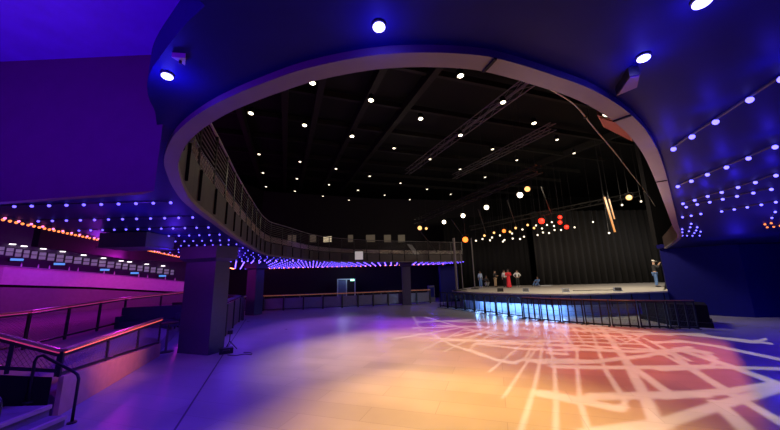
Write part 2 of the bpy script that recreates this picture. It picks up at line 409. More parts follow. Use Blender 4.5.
# ------------------------------------------------------------------ crowd barriers
BP = smoothpath([pz(440, 307.2, 0), pz(465, 310.5, 0), pz(490, 314, 0), pz(520, 318.2, 0), pz(560, 322.3, 0), pz(600, 325.4, 0), pz(640, 327.6, 0), pz(700, 329, 0)], 8)
cum = [0]
for i in range(1, len(BP)): cum.append(cum[-1]+(BP[i]-BP[i-1]).length)
def along(s):
    for i in range(1, len(BP)):
        if cum[i] >= s: return BP[i-1].lerp(BP[i], (s-cum[i-1])/(cum[i]-cum[i-1]))
    return BP[-1]
BL = cum[-1]; nb = 15; seg = BL/nb
ordw = ['first', 'second', 'third', 'fourth', 'fifth', 'sixth', 'seventh', 'eighth', 'ninth', 'tenth', 'eleventh', 'twelfth', 'thirteenth', 'fourteenth', 'fifteenth']
M_barr = mat('black_barrier_steel', (.014, .013, .014), .4, .2)
M_cap = mat('brown_cap_rail', (.22, .12, .07), .4)
M_brmesh = mat('barrier_mesh', (.03, .028, .03), .5)
for k in range(nb):
    a = along(k*seg+.02); b = along((k+1)*seg-.02); L = (b-a).length; rz = math.atan2(b.y-a.y, b.x-a.x); h = 1.12
    right = k >= 8
    o = thing('crowd_barrier', ('black mesh barrier panel with brown cap rail, ' if right else 'black open tube barrier panel, ') + ordw[k] + ' from the left end before the stage', 'barrier', (a+b)/2, rz, 'black barriers before the stage')
    if right:
        mb = MB()
        for zz in (.06, h-.04): mb.box((0, 0, zz), (L, .05, .06))
        for xx in (-L/2+.03, -L/6, L/6, L/2-.03): mb.box((xx, 0, h/2), (.05, .05, h))
        fr = mb.build('frame', M_barr, o)
        MB().box((0, 0, h+.015), (L, .11, .03)).build('cap_rail', M_cap, o)
        mb = MB(); n = int(L/.045)
        for q in range(1, n): mb.box((-L/2+q*L/n, .0, h/2), (.008, .008, h-.12))
        for zz in (.3, .55, .8): mb.box((0, 0, zz), (L-.06, .008, .008))
        mb.build('infill_bars', M_brmesh, fr)
    else:
        r = .14; pts = [(-L/2+.03, 0, .03), (-L/2+.03, 0, h-r)] + [(-L/2+.03+r*(1-math.cos(t)), 0, h-r+r*math.sin(t)) for t in (.4, .8, 1.2, 1.57)]
        pts += [(-x, y, z) for x, y, z in reversed(pts)]
        fr = MB().tube(pts, .035, 8).build('frame', M_barr, o, True)
        mb = MB()
        mb.tube([(0, 0, .14), (0, 0, h-.02)], .02, 6)
        mb.tube([(-L/2+.03, 0, .14), (L/2-.03, 0, .14)], .03, 6)
        mb.build('bars', M_barr, fr, True)
    for xx in (-L/2+.06, L/2-.06): MB().box((xx, .0, .012), (.06, .5, .024)).build('foot', M_barr, fr)
# black drape-covered block beside the barrier end
p = pz(706, 328, 0)
o = tag(MB().prism([(p.x+.2, p.y-.15), (p.x+1.5, p.y+1.2), (p.x+1.1, p.y+3.0), (p.x-.4, p.y+3.0), (p.x-.7, p.y+.8)], 0, .2)
    .prism([(p.x+.3, p.y+.05), (p.x+1.35, p.y+1.25), (p.x+1.0, p.y+2.9), (p.x-.3, p.y+2.9), (p.x-.55, p.y+.9)], .2, .9).build('covered_cabinet', M_black), 'low black covered cabinet at the right end of the stage barrier by the blue wall', 'cabinet')

# ------------------------------------------------------------------ people on the stage
def skin_obj(name, pts, edges, m, parent, root=0, sub=1, world=False):
    me = bpy.data.meshes.new(name); me.from_pydata([p[:3] for p in pts], edges, []); me.update()
    o = bpy.data.objects.new(name, me); COL.objects.link(o); o.parent = parent
    md = o.modifiers.new('skin', 'SKIN'); md.use_smooth_shade = True
    sv = me.skin_vertices[0].data
    for i, p in enumerate(pts):
        r = p[3]; sv[i].radius = (r, r) if not isinstance(r, tuple) else r
        sv[i].use_root = (i == root)
    md2 = o.modifiers.new('sub', 'SUBSURF'); md2.levels = sub; md2.render_levels = sub
    me.materials.append(m); return o
M_sk1 = mat('skin_tan', (.45, .27, .19), .5); M_sk2 = mat('skin_brown', (.22, .12, .08), .5)
M_denim = mat('blue_denim', (.10, .20, .45), .8); M_khaki = mat('khaki_cloth', (.42, .30, .18), .8); M_dark = mat('dark_cloth', (.03, .03, .035), .8)
M_whitec = mat('white_cloth', (.75, .75, .74), .8); M_red = mat('red_cloth', (.75, .02, .04), .7); M_greyc = mat('grey_cloth', (.35, .36, .38), .8)
M_lblue = mat('pale_denim_shirt', (.35, .45, .65), .8); M_hair = mat('dark_hair', (.02, .015, .012), .6); M_tancap = mat('pale_cap', (.7, .66, .6), .8); M_shoe = mat('dark_shoe', (.03, .028, .03), .5); M_shoew = mat('white_shoe', (.7, .7, .7), .5)
def person(label, loc, rz, H, skin, top, bottom, shoe, pose, hair=M_hair, robe=None, cap=False, prop=None):
    o = thing('person', label, 'person', loc, rz); s = H/1.75
    sit = pose == 'sit'; crouch = pose == 'crouch'
    hz = .17 if sit else (.42 if crouch else .92)
    def q(x, y, z): return Vector((x*s, y*s, z*s))
    # joints: facing -Y
    J = {}
    J['pel'] = q(0, 0, hz); lean = -.10 if crouch else (.10 if sit else -.02)
    J['spine'] = q(0, lean*.4, hz+.24); J['chest'] = q(0, lean*.8, hz+.42); J['neck'] = q(0, lean, hz+.56); J['head'] = q(0, lean-.015, hz+.66); J['crown'] = q(0, lean-.01, hz+.79)
    for sg, n in ((-1, 'l'), (1, 'r')):
        J['hip'+n] = q(.09*sg, 0, hz-.05)
        if sit: J['knee'+n] = q(.16*sg, -.42, .36); J['ank'+n] = q(.13*sg, -.78, .07)
        elif crouch: J['knee'+n] = q(.15*sg, -.36, .50); J['ank'+n] = q(.12*sg, -.08, .09)
        elif pose == 'stride': J['knee'+n] = q(.10*sg, -.10*sg-.03, .50); J['ank'+n] = q(.10*sg, -.14*sg+.04, .08)
        else: J['knee'+n] = q(.10*sg, -.02, .50); J['ank'+n] = q(.11*sg, .02, .08)
        J['toe'+n] = J['ank'+n] + q(.02*sg, -.15, -.045)
        J['sho'+n] = q(.17*sg, lean, hz+.50)
        if pose == 'hips': J['elb'+n] = q(.36*sg, lean+.08, hz+.27); J['wri'+n] = q(.20*sg, -.02, hz+.08)
        elif pose == 'hold': J['elb'+n] = q(.24*sg, lean+.03, hz+.24); J['wri'+n] = q(.10*sg, -.26, hz+.26)
        elif pose == 'camera': J['elb'+n] = q(.26*sg, -.16, hz+.32); J['wri'+n] = q(.07*sg, -.30, hz+.56)
        elif sit or crouch: J['elb'+n] = q(.23*sg, -.12, hz+.30); J['wri'+n] = J['knee'+n] + q(-.02*sg, -.02, .09)
        else: J['elb'+n] = q(.23*sg, lean+.04, hz+.24); J['wri'+n] = q(.25*sg, -.03, hz+.01)
    pts = []; ed = []; idx = {}
    def pt(n, r, par=None, pos=None):
        p_ = J[n] if pos is None else pos; idx[n] = len(pts); pts.append((p_.x, p_.y, p_.z, r*s if not isinstance(r, tuple) else (r[0]*s, r[1]*s)))
        if par: ed.append((idx[par], idx[n]))
    pt('pel', .115); pt('spine', .105, 'pel'); pt('chest', .12, 'spine'); pt('neck', .052, 'chest'); pt('head', .085, 'neck'); pt('crown', .075, 'head')
    for n, sg in (('l', -1), ('r', 1)):
        pt('hip'+n, .085, 'pel'); pt('knee'+n, .058, 'hip'+n); pt('ank'+n, .038, 'knee'+n); pt('toe'+n, .03, 'ank'+n)
        pt('sho'+n, .058, 'chest'); pt('elb'+n, .042, 'sho'+n); pt('wri'+n, .028, 'elb'+n)
        d = (J['wri'+n]-J['elb'+n]).normalized(); sd = d.cross(Vector((0, 1, 0)))
        sd = sd.normalized() if sd.length > .1 else Vector((1, 0, 0)); dn = d.cross(sd)
        pt('palm'+n, .036, 'wri'+n, J['wri'+n]+d*.07*s)
        pc = J['wri'+n]+d*.07*s
        for f, (so, ln) in enumerate(((-.03, .075), (-.01, .09), (.01, .085), (.03, .065))):
            k1 = pc + sd*so*s + d*.04*s; k2 = k1 + (d*.8+dn*.5).normalized()*ln*s
            pt('k%d%s' % (f, n), .010, 'palm'+n, k1); pt('t%d%s' % (f, n), .008, 'k%d%s' % (f, n), k2)
        th = J['wri'+n] + d*.04*s + sd*.045*s*sg; pt('th'+n, .011, 'wri'+n, th); pt('tt'+n, .009, 'th'+n, th+(d+sd*.4*sg).normalized()*.05*s)
    bd_ = skin_obj('body', pts, ed, skin, o)
    # face and hair
    hc = (J['head']+J['crown'])/2
    for sg in (-1, 1): MB().sphere(hc+q(.032*sg, -.088, .005), .012*s, 6, 4).build('eye', M_dark, bd_, True)
    MB().sphere(hc+q(0, -.100, -.022), .016*s, 6, 4, (1, 1.2, 1.5)).build('nose', skin, bd_, True)
    MB().sphere(hc+q(0, -.086, -.062), .02*s, 6, 4, (1.3, .5, .35)).build('mouth', mat('lips', (.3, .1, .09), .5), bd_, True)
    for sg in (-1, 1): MB().sphere(hc+q(.092*sg, .005, -.01), .024*s, 6, 4, (.5, .8, 1.3)).build('ear', skin, bd_, True)
    hm = MB().sphere(hc+q(0, .028, .045), .098*s, 10, 6, (1, 1, .85)); hm.build('hair', hair, bd_, True)
    if cap:
        cm = MB().sphere(hc+q(0, .01, .062), .104*s, 10, 6, (1, 1, .75)).box(hc+q(0, -.13, .045), (.15*s, .13*s, .015*s)); cm.build('cap', M_tancap, o, True)
    # clothes
    if robe:
        pr = []
        b = MB(); segs = 14; rings = [(.04, .22), (.25, .20), (.6, .165), (.95, .145), (1.15, .15), (1.32, .17), (1.42, .13), (1.47, .06)]; vs = []
        for z, r in rings:
            for k in range(segs):
                a = k*2*math.pi/segs; rr = r*(1+.06*math.sin(a*5)*(1 if z < .8 else 0)); vs.append(q(rr*math.cos(a)*1.1, rr*math.sin(a)*.8+lean*z/1.4, z))
        fs = [(i*segs+k, i*segs+(k+1) % segs, (i+1)*segs+(k+1) % segs, (i+1)*segs+k) for i in range(len(rings)-1) for k in range(segs)]
        b.add(vs, fs).build('robe', robe, o, True)
        for n in 'lr':
            MB().tube([J['sho'+n], J['elb'+n], J['wri'+n]], [.075*s, .07*s, .075*s], 8).build('sleeve', robe, o, True)
    else:
        tp = [(*J['pel'], .135*s), (*J['spine'], .128*s), (*J['chest'], .145*s), (*(J['chest'].lerp(J['neck'], .6)), .085*s)]; te = [(0, 1), (1, 2), (2, 3)]
        for n in 'lr':
            k = len(tp); tp += [(*J['sho'+n], .078*s), (*J['elb'+n], .058*s), (*(J['elb'+n].lerp(J['wri'+n], .75)), .045*s)]; te += [(2, k), (k, k+1), (k+1, k+2)]
        skin_obj('shirt', tp, te, top, o)
        bp_ = [(*J['pel'], .132*s)]; be = []
        for n in 'lr':
            k = len(bp_); bp_ += [(*J['hip'+n], .105*s), (*J['knee'+n], .078*s), (*J['ank'+n], .062*s)]; be += [(0, k), (k, k+1), (k+1, k+2)]
        skin_obj('trousers', bp_, be, bottom, o)
    for n in 'lr':
        a = J['ank'+n]; t = J['toe'+n]; d = (t-a); d.z = 0
        MB().sphere(a+d*.5+q(0, 0, -.035), .075*s, 8, 6, (.65, 1.75, .62)).build('shoe', shoe, o, True)
    if prop:
        prop(o, J, s)
    return o
def on_stage(x, Y):
    p = py(x, 288, Y); return V(p.x, Y, SZ+.012)
person('person in pale shirt and blue jeans standing leftmost on the stage', on_stage(481, 29.0), .3, 1.5, M_sk2, M_lblue, M_denim, M_shoew, 'stand')
person('person in dark grey crouching on the stage beside the one in blue jeans', on_stage(486.5, 29.4), .2, 1.5, M_sk2, M_dark, M_greyc, M_shoe, 'crouch')
person('person in black top and khaki trousers with forearms raised, alone mid group', on_stage(495.8, 29), .6, 1.5, M_sk1, M_dark, M_khaki, M_shoe, 'hold')
person('person in white shirt and dark trousers standing just behind the red robe', on_stage(505.3, 28.8), .2, 1.53, M_sk1, M_whitec, M_dark, M_shoe, 'stand')
person('person wearing a long red robe facing the hall', on_stage(509.3, 27.4), -.2, 1.58, M_sk2, M_red, M_red, M_shoe, 'hold', robe=M_red)
person('person in white tee with hands on hips, right of the red robe', on_stage(518.3, 28.8), -.1, 1.5, M_sk1, M_whitec, M_dark, M_shoew, 'hips')
person('person in blue sitting on the stage floor before the folded curtain', on_stage(538, 29.5), -.9, 1.5, M_sk2, M_denim, M_denim, M_shoe, 'sit')
person('person in pale cap, dark shirt and blue jeans standing alone at the right stage end', on_stage(657.5, 22.6), 1.1, 1.86, M_sk1, M_dark, M_denim, M_shoe, 'camera', cap=True)
# the small camera held by the right-hand person
pr = on_stage(657.5, 22.6); pr = pr + Vector((math.sin(1.1)*.36, -math.cos(1.1)*.36, 1.53))
cam_o = thing('hand_camera', 'small black camera held up by the person at the right stage end', 'camera', pr, 1.1)
MB().box((0, 0, 0), (.14, .07, .1)).build('camera_body', M_black, cam_o); MB().lathe([(.032, 0), (.036, .09)], (0, -.02, 0), 10, aim((0, -1, 0))).build('lens', M_rail, cam_o)
# music stand left of the curtain and low gear by the seated person
g = thing('floor_pad', 'flat grey pad on the stage floor right of the seated person', 'pad', on_stage(545, 28.6))
MB().box((0, 0, .05), (1.1, .5, .1)).build('pad', M_greyc, g); MB().box((0, -.2, .11), (1.0, .05, .02)).build('pad_edge', M_dark, g)

# ------------------------------------------------------------------ pillars
def pillar(name, label, c, wd, dp, top, rz, flare):
    o = thing(name, label, 'pillar', vz(c, 0), rz)
    MB().box((0, 0, (top-flare)/2), (wd, dp, top-flare)).build('shaft', M_pillar, o)
    e = .16
    MB().add([(sx*wd/2*k, sy*dp/2*k2, z) for (k, k2, z) in ((1, 1, top-flare), (1+2*e/wd, 1+2*e/dp, top-flare+.12), (1+2*e/wd, 1+2*e/dp, top)) for sx, sy in ((-1, -1), (1, -1), (1, 1), (-1, 1))],
             [(i*4+j, i*4+(j+1) % 4, i*4+4+(j+1) % 4, i*4+4+j) for i in range(2) for j in range(4)] + [(0, 3, 2, 1), (8, 9, 10, 11)]).build('capital', M_pillar, o)
    return o
pa = pz(177, 353, 0); pb = pz(208, 355.5, 0); pdir = (pb-pa); pw = pdir.length; prz = math.atan2(pdir.y, pdir.x)
pc = (pa+pb)/2 + Vector((-math.sin(prz), math.cos(prz), 0))*.31
pillar('pillar', 'big square navy pillar with flared top nearest the camera on the left', pc, pw, .62, CZ-.01, prz, .55)
p2 = py(255, 290, 23); pillar('pillar', 'far navy pillar behind the curved fence, with glowing bulbs at its top', p2, .8, .8, CZ-.01, prz, .5)
p3 = py(406.5, 290, 28); pillar('pillar', 'farthest navy pillar, at the back right of the hall near the stage', p3, .75, .75, CZ-.01, 0, .4)

# ------------------------------------------------------------------ left terrace with steps and railings
A0 = vz(pz(66, 350, 1.17), 0); A1 = vz(pz(162.5, 318.5, 1.2), 0); TZ = .34
adir = (A1-A0); adir.z = 0; AL = adir.length; adir.normalize(); anrm = Vector((-adir.y, adir.x, 0))
C0 = py(-30, 340, 8.9); C1 = py(24, 345, 9.75); C2 = py(123, 322, 13.6); C3 = py(186, 309, 18.5)
CB = [.5, .54, .71, .8]
a0 = A0+anrm*.05; a1 = A1+anrm*.05
tv = [vz(a0, TZ), vz(a1, TZ), vz(C3, CB[3]), vz(C2, CB[2]), vz(C1, CB[1]), vz(C0, CB[0]), V(-14, 6.5, .45), V(A0.x-.3, A0.y+.15, TZ),
      V(-13, 26, .8), V(-27, 26, .8), V(-27, 6.5, .5)]
tm = MB().add(tv + [vz(p, 0) for p in tv], [(0, 1, 2, 3), (0, 3, 4, 7), (7, 4, 5, 6), (3, 2, 8), (3, 8, 9), (3, 9, 4), (4, 9, 5), (5, 9, 10), (5, 10, 6),
      (0, 1, 12, 11), (1, 2, 13, 12), (2, 8, 19, 13), (7, 0, 11, 18), (6, 7, 18, 17), (6, 10, 21, 17)])
struct('floor_terrace', tm, M_carpet)
kn = anrm*.04
kv = [A0-kn, A1-kn, A1+kn, A0+kn]
struct('trim_4', MB().add([vz(p, 0.001) for p in kv] + [vz(kv[0], .70), vz(kv[1], .40), vz(kv[2], .40), vz(kv[3], .70)], [(3, 2, 1, 0), (4, 5, 6, 7), (0, 1, 5, 4), (1, 2, 6, 5), (2, 3, 7, 6), (3, 0, 4, 7)]), M_kick)
stp = thing('steps', 'two carpeted steps with pale nosings at the lower left corner', 'steps', (-5.9, 4.4, 0))
e1 = pz(66, 415.5, .17); ex1 = e1.x
MB().box((ex1-.15-1.2, 4.525, .086), (2.7, 2.85, .17)).build('tread', M_carpet, stp, world=True)
MB().box((ex1-.3-1.2, 4.525, .2555), (2.4, 2.85, .168)).build('tread', M_carpet, stp, world=True)
M_nose = mat('pale_step_nosing', (.5, .36, .34), .6)
MB().box((ex1+.0, 4.525, .15), (.07, 2.85, .06)).build('nosing', M_nose, stp, world=True)
MB().box((ex1-.3, 4.525, .32), (.07, 2.85, .06)).build('nosing', M_nose, stp, world=True)
# bent tube handrails on the steps
def handrail(label, Y):
    o = thing('handrail', label, 'handrail', (pz(72, 423, 0).x, Y, 0))
    h = .82
    pts = [(.0, 0, .01), (0, 0, h-.1), (-.03, 0, h-.03), (-.10, 0, h+.02), (-.62, 0, h+TZ-.08), (-.72, 0, h+TZ-.02), (-.82, 0, h+TZ-.04), (-.86, 0, h+TZ-.12), (-.86, 0, TZ)]
    MB().tube(pts, .024, 10).build('tube', M_rail, o, True)
    for x, z in ((0, .01), (-.86, TZ+.01)): MB().lathe([(.07, -.009), (.07, .012), (.03, .02)], (x, 0, z), 12).build('base_flange', M_rail, o)
    return o
handrail('bent black tube handrail on the steps beside the railing corner', pz(77, 423, 0).y)
handrail('bent black tube handrail nearer the camera at the photo\'s lower left corner', pz(77, 423, 0).y-1.15)

def lattice(a, b, z0a, z1a, z0b, z1b, step=.075, r=.0035):
    """diamond mesh between two posts"""
    mb = MB(); a, b = Vector(a), Vector(b); L = (b-a).length; H = z1a-z0a
    def P(u, v): q = a.lerp(b, u/L); f = u/L; return (q.x, q.y, (z0a+(z0b-z0a)*f) + v*((z1a-z0a)*(1-f)+(z1b-z0b)*f)/H)
    n = int((L+H)/step)
    for k in range(1, n):
        s_ = k*step
        u0, v0 = (s_, 0) if s_ <= L else (L, s_-L); u1, v1 = (s_-H, H) if s_ >= H else (0, s_)
        if abs(u0-u1) < .01: continue
        mb.tube([P(u0, v0), P(u1, v1)], r, 3); mb.tube([P(L-u0, v0), P(L-u1, v1)], r, 3)
    return mb
def railing(name, label, pts, zb, zt, posts, strip, postw=.042, group=None, infill=True, rail_m=None, fin=.12):
    """pts: plan points, zb/zt: base and top height per point; posts: count of bays per span"""
    o = thing(name, label, 'railing', vz(pts[0], zb[0]))
    o.location.z = zb[0]
    for i in range(len(pts)-1):
        a, b = Vector(pts[i]), Vector(pts[i+1]); a.z = b.z = 0
        tr_ = MB().bar(vz(a, zt[i]), vz(b, zt[i+1]), .13, .05).build('top_rail', rail_m or M_wood, o, world=True)
        if strip:
            n_ = (b-a).normalized(); n_ = Vector((-n_.y, n_.x, 0))
            if n_.dot(Vector((0, 0, 0))-a) < 0: n_ = -n_
            MB().bar(vz(a+n_*.04, zt[i]-.042), vz(b+n_*.04, zt[i+1]-.042), .025, .014).build('glow_strip', strip, tr_, world=True)
        MB().bar(vz(a, zb[i]+fin), vz(b, zb[i+1]+fin), .05, .06).build('bottom_rail', M_rail, o, world=True)
        MB().bar(vz(a, zt[i]-.09), vz(b, zt[i+1]-.09), .05, .045).build('mid_rail', M_rail, o, world=True)
        n = posts[i]
        for k in range(n+1):
            if k == n and i < len(pts)-2: continue
            f = k/n; q = a.lerp(b, f); z0 = zb[i]+(zb[i+1]-zb[i])*f; z1 = zt[i]+(zt[i+1]-zt[i])*f
            d = (b-a).normalized()
            MB().bar(vz(q, z0), vz(q, z1-.02), postw, postw*1.4, (d.x, d.y, 0)).build('post', M_rail, o, world=True)
            if infill and k < n:
                q2 = a.lerp(b, (k+1)/n); f2 = (k+1)/n
                lattice(q, q2, zb[i]+(zb[i+1]-zb[i])*f+fin, z1-.11, zb[i]+(zb[i+1]-zb[i])*f2+fin, zt[i]+(zt[i+1]-zt[i])*f2-.11).build('mesh_panel', M_fencemesh, o, world=True)
    return o
M_fencemesh = mat('fence_mesh', (.16, .13, .15), .5, .3)
ra = A0+anrm*.04; rb = A1+anrm*.04
B1 = py(-40, 330, 5.55)
railing('railing', 'mesh railing with glowing red top edge on the pale kick board beside the floor', [ra, rb], [.70, .402], [1.17, 1.20], [3], E_strip, fin=.05)
railing('railing', 'mesh railing above the lower left steps, meeting the red edged railing at its corner', [ra+V(-.08, .02, 0), V(B1.x, 5.55, 0)], [.70, 1.03], [1.165, 1.78], [2], E_pinkglow, fin=.10)
MB_ = MB().wallstrip([(ra.x-.1, ra.y-.02), (B1.x, 5.5)], 0.002, [.70, 1.03], .03)
tag(MB_.build('kick_panel', M_black), 'dark kick panel under the railing above the lower left steps', 'panel')
railing('railing', 'long mesh railing with pink lit top rail in the middle of the terrace', [C0, C1, C2, C3], CB, [1.60, 1.645, 1.81, 1.87], [1, 3, 2], E_pinkglow, postw=.055)


# dark seating and drink counters between the near railing and the big pillar
def sofa(label, c, rz, L):
    o = thing('banquette', label, 'sofa', c, rz)
    MB().box((0, 0, .25), (L, .7, .3)).build('seat', M_dark0, o); MB().box((0, .3, .62), (L, .16, .6)).build('backrest', M_dark0, o)
    for s_ in (-1, 1): MB().box((s_*(L/2-.06), 0, .42), (.12, .7, .4)).build('armrest', M_dark0, o)
    for s_ in (-1, 1):
        for t_ in (-1, 1): MB().box((s_*(L/2-.1), t_*.28, .05), (.06, .06, .1)).build('leg', M_rail, o)
    return o
M_dark0 = mat('navy_upholstery', (.02, .02, .05), .7)
sp = py(150, 320, 13.4); sofa('dark navy banquette behind the red edged railing, left of the big pillar', vz(sp, .5), .4, 2.1)
sp = py(174, 318, 16.5); sofa('dark banquette half hidden behind the left edge of the big pillar', vz(sp, .45)+V(.5, 0, 0), .2, 1.4)
def high_table(label, c, h=1.08, group=None, r=.32):
    o = thing('high_table', label, 'table', c, 0, group)
    MB().lathe([(r, h-.04), (r, h)], (0, 0, 0), 16).build('table_top', M_rail, o); MB().tube([(0, 0, .02), (0, 0, h-.04)], .04, 8).build('stem', M_steel, o); MB().lathe([(.24, 0), (.24, .02), (.05, .05)], (0, 0, 0), 16).build('base', M_rail, o)
    return o
high_table('round high table in the dark gap just left of the big pillar', vz(py(168, 330, 11.6), 0), 1.0)

# curved fence behind the pillar
fp = smoothpath([pz(217, 345, 0), pz(230, 330.5, 0), pz(240, 321, 0), py(243, 316, 20.0), py(238, 312, 21.6), py(226, 312, 22.3)], 5); fp = [vz(p, 0) for p in fp]
o = thing('drink_rail', 'curved dark panelled drink rail fence running from the big pillar', 'fence', fp[0])
MB().wallstrip(fp, .04, 1.38, .05).build('panel', M_drink, o, world=True)
mb = MB(); vs = []
MB().wallstrip([p-Vector((.12, 0, 0)) for p in fp], 1.40, 1.46, .3).build('top_rail', mat('navy_rail', (.04, .04, .12), .35), o, world=True)
for i in range(0, len(fp), 3): MB().box(fp[i]+Vector((.03, -.03, .69)), (.06, .06, 1.38)).build('post', M_rail, o, world=True)

# gear on the floor at the pillar foot
def floor_gear(label, c, rz):
    o = thing('floor_stand', label, 'stand', c, rz)
    for a in (0, 2.1, 4.2): MB().tube([(.0, 0, .30), (.26*math.cos(a), .26*math.sin(a), .015)], .014, 6).build('leg', M_rail, o)
    MB().tube([(0, 0, .28), (0, 0, .55)], .016, 6).build('stem', M_rail, o)
    MB().box((0, 0, .60), (.16, .1, .12)).build('head', M_rail, o)
    return o
floor_gear('small black tripod stand on the floor at the right foot of the big pillar', pz(229, 350, 0), .3)
bx = pz(226, 353.2, 0)
g = thing('equipment_case', 'low black case lying on the floor beside the small tripod', 'case', bx, .5)
MB().box((0, 0, .09), (.42, .26, .18)).build('case', M_rail, g); MB().tube([(-.1, -.14, .1), (-.1, -.17, .13), (.1, -.17, .13), (.1, -.14, .1)], .012, 6).build('handle', M_steel, g)
cb = tag(MB().tube(smoothpath([vz(bx+V(dx, dy, 0), .012) for dx, dy in ((.2, -.3), (.5, -.42), (.75, -.25), (1.0, -.35), (.9, -.1), (.6, .0))], 5), .012, 6).build('cable', M_rail, smooth=True), 'thin black cable curled on the floor by the small tripod', 'cable')

# ------------------------------------------------------------------ raised bar at the far left
b0 = py(-60, 284, 15.6); b1 = py(0, 284.5, 17.0); b2 = py(90, 287, 20.5); b3 = py(190, 292.5, 25.5)
BPTS = [b0, b1, b2, b3]
tops = [py(-60, 262, 15.6).z, py(0, 266.5, 17).z, py(90, 273.3, 20.5).z, py(190, 283, 25.5).z]; bots = [b0.z, b1.z, b2.z, b3.z]
def plan(pts, d): return [vz(p, 0) for p in offs([vz(p, 0) for p in pts], d)]
tier = plan(BPTS, -.15)
struct('wall_tier', MB().wallstrip(tier, TZ, [z-.14 for z in bots], .2), M_mauve)
bar = thing('bar_counter', 'long raised bar with magenta lit front on the far left', 'bar', vz(b1, bots[1]))
MB().wallstrip(plan(BPTS, .05), [z-.139 for z in bots], bots, .1).build('shadow_gap', M_black, bar, world=True)
MB().wallstrip(plan(BPTS, -.1), bots, tops, .15).build('front', M_parapet, bar, world=True)
MB().wallstrip(plan(BPTS, -.2), [z+.0 for z in tops], [z+.05 for z in tops], .7).build('counter_top', M_greyc, bar, world=True)
# glasses on the bar
for k, (x, t) in enumerate(((12, 'first'), (28, 'second'), (39, 'third'), (60, 'fourth'), (70, 'fifth'), (98, 'sixth'), (107, 'seventh'), (130, 'eighth'), (139, 'ninth'), (158, 'tenth'), (169, 'eleventh'))):
    f = (x+60)/60 if x < 0 else None
    if x < 90: u = x/90; Y = 17+3.5*u; zt_ = tops[1]+(tops[2]-tops[1])*u; xw = b1.x+(b2.x-b1.x)*u
    else: u = (x-90)/100; Y = 20.5+5*u; zt_ = tops[2]+(tops[3]-tops[2])*u; xw = b2.x+(b3.x-b2.x)*u
    o = thing('bottle', 'small pale bottle standing on the raised bar, ' + t + ' from the left', 'bottle', (xw+.0, Y+.15, zt_+.05), 0, 'bottles on the raised bar'); o.scale = (.6, .6, .55)
    MB().lathe([(.05, 0), (.055, .02), (.055, .22), (.02, .3), (.02, .38)], n=10).build('glass', M_whitec, o, True); MB().lathe([(.024, .38), (.024, .41)], n=8).build('cap', M_greyc, o)
# back wall of the bar with backlit panels, screens and fittings
W0 = py(-30, 250, 18.5); W1 = py(186, 272, 29.5)
wd_ = (vz(W1, 0)-vz(W0, 0)); WL = wd_.length; wd_.normalize(); wn = Vector((wd_.y, -wd_.x, 0))
if wn.dot(-W0) < 0: wn = -wn
def onwall(x):                                                    # plan point of the wall seen in column x
    d = ray(x, 262); n = Vector((wn.x, wn.y, 0)); t = (n.dot(vz(W0, 0)))/n.dot(vz(d, 0)); return vz(d*t, 0)
def zat(x, y): p = onwall(x); return py(x, y, p.y).z
struct('wall_bar', MB().wallstrip([vz(W0, 0)-wd_*3, vz(W1, 0)+wd_*1.5], 0.0, 9, .15), mat('bar_back_wall', (.10, .075, .13), .7))
def ytop(x): return 246.8+(270.2-246.8)*x/177
def ybot(x): return 255.2+(275.4-255.2)*x/177
xs = [-7, 2.5, 12, 20.5, 28.5, 36.5, 45.5, 54.5, 63.5, 72.5, 82, 90, 98, 106.5, 115, 122, 129, 137, 144, 150.5, 157, 164, 170.5, 175.5]
for k in range(len(xs)-1):
    xa, xb = xs[k]+.5, xs[k+1]-.5
    a, b = onwall(xa), onwall(xb)
    z0a, z1a, z0b, z1b = zat(xa, ybot(xa)), zat(xa, ytop(xa)), zat(xb, ybot(xb)), zat(xb, ytop(xb))
    za, zb_ = (z0a+z0b)/2, (z1a+z1b)/2
    fr = MB(); c = wn*.06
    for (p, q) in ((vz(a, za), vz(b, za)), (vz(a, zb_), vz(b, zb_)), (vz(a, za), vz(a, zb_)), (vz(b, za), vz(b, zb_)), (vz(a, (za+zb_)/2), vz(b, (za+zb_)/2))): fr.bar(Vector(p)+c, Vector(q)+c, .04, .04, wn)
    wo = struct('window_%d' % (k+1), fr, M_rail)
    MB().add([vz(a, za)+wn*.02, vz(b, za)+wn*.02, vz(b, zb_)+wn*.02, vz(a, zb_)+wn*.02, vz(a, za)+wn*.04, vz(b, za)+wn*.04, vz(b, zb_)+wn*.04, vz(a, zb_)+wn*.04],
             [(0, 1, 2, 3), (4, 5, 6, 7), (0, 1, 5, 4), (1, 2, 6, 5), (2, 3, 7, 6), (3, 0, 4, 7)]).build('pane', M_pane, wo)
SC = [(14, 260), (57, 264.3), (103, 270), (133, 273.2), (161, 276)]
for k, (x, y) in enumerate(SC):
    p = onwall(x); p.z = zat(x, y); p += wn*.5
    o = thing('menu_screen', 'small blue lit screen behind the raised bar, ' + ordw[k] + ' from the left', 'screen', p, math.atan2(wd_.y, wd_.x))
    MB().box((0, 0, 0), (.62, .05, .2)).build('casing', M_rail, o); MB().box((0, -.03, 0), (.56, .01, .14)).build('display', M_screen, o); MB().box((0, .2, 0), (.06, .4, .06)).build('bracket', M_rail, o)
for k, (x, y) in enumerate(((8, 244.6), (20, 246.5), (40, 249), (60, 251.8), (81.5, 255.3), (102, 258.3), (120, 261), (128.5, 262), (146, 264.3), (162.5, 266))):
    p = onwall(x); p.z = zat(x, y); p += wn*.16
    o = thing('wall_lamp', 'small white fitting glowing above the backlit panels, ' + ordw[k] + ' from the left', 'lamp', p, math.atan2(wd_.y, wd_.x))
    MB().box((0, .05, .05), (.30, .1, .06)).build('housing', M_rail, o); MB().box((0, -.02, -.0), (.27, .12, .045)).build('diffuser', E_lampw, o)

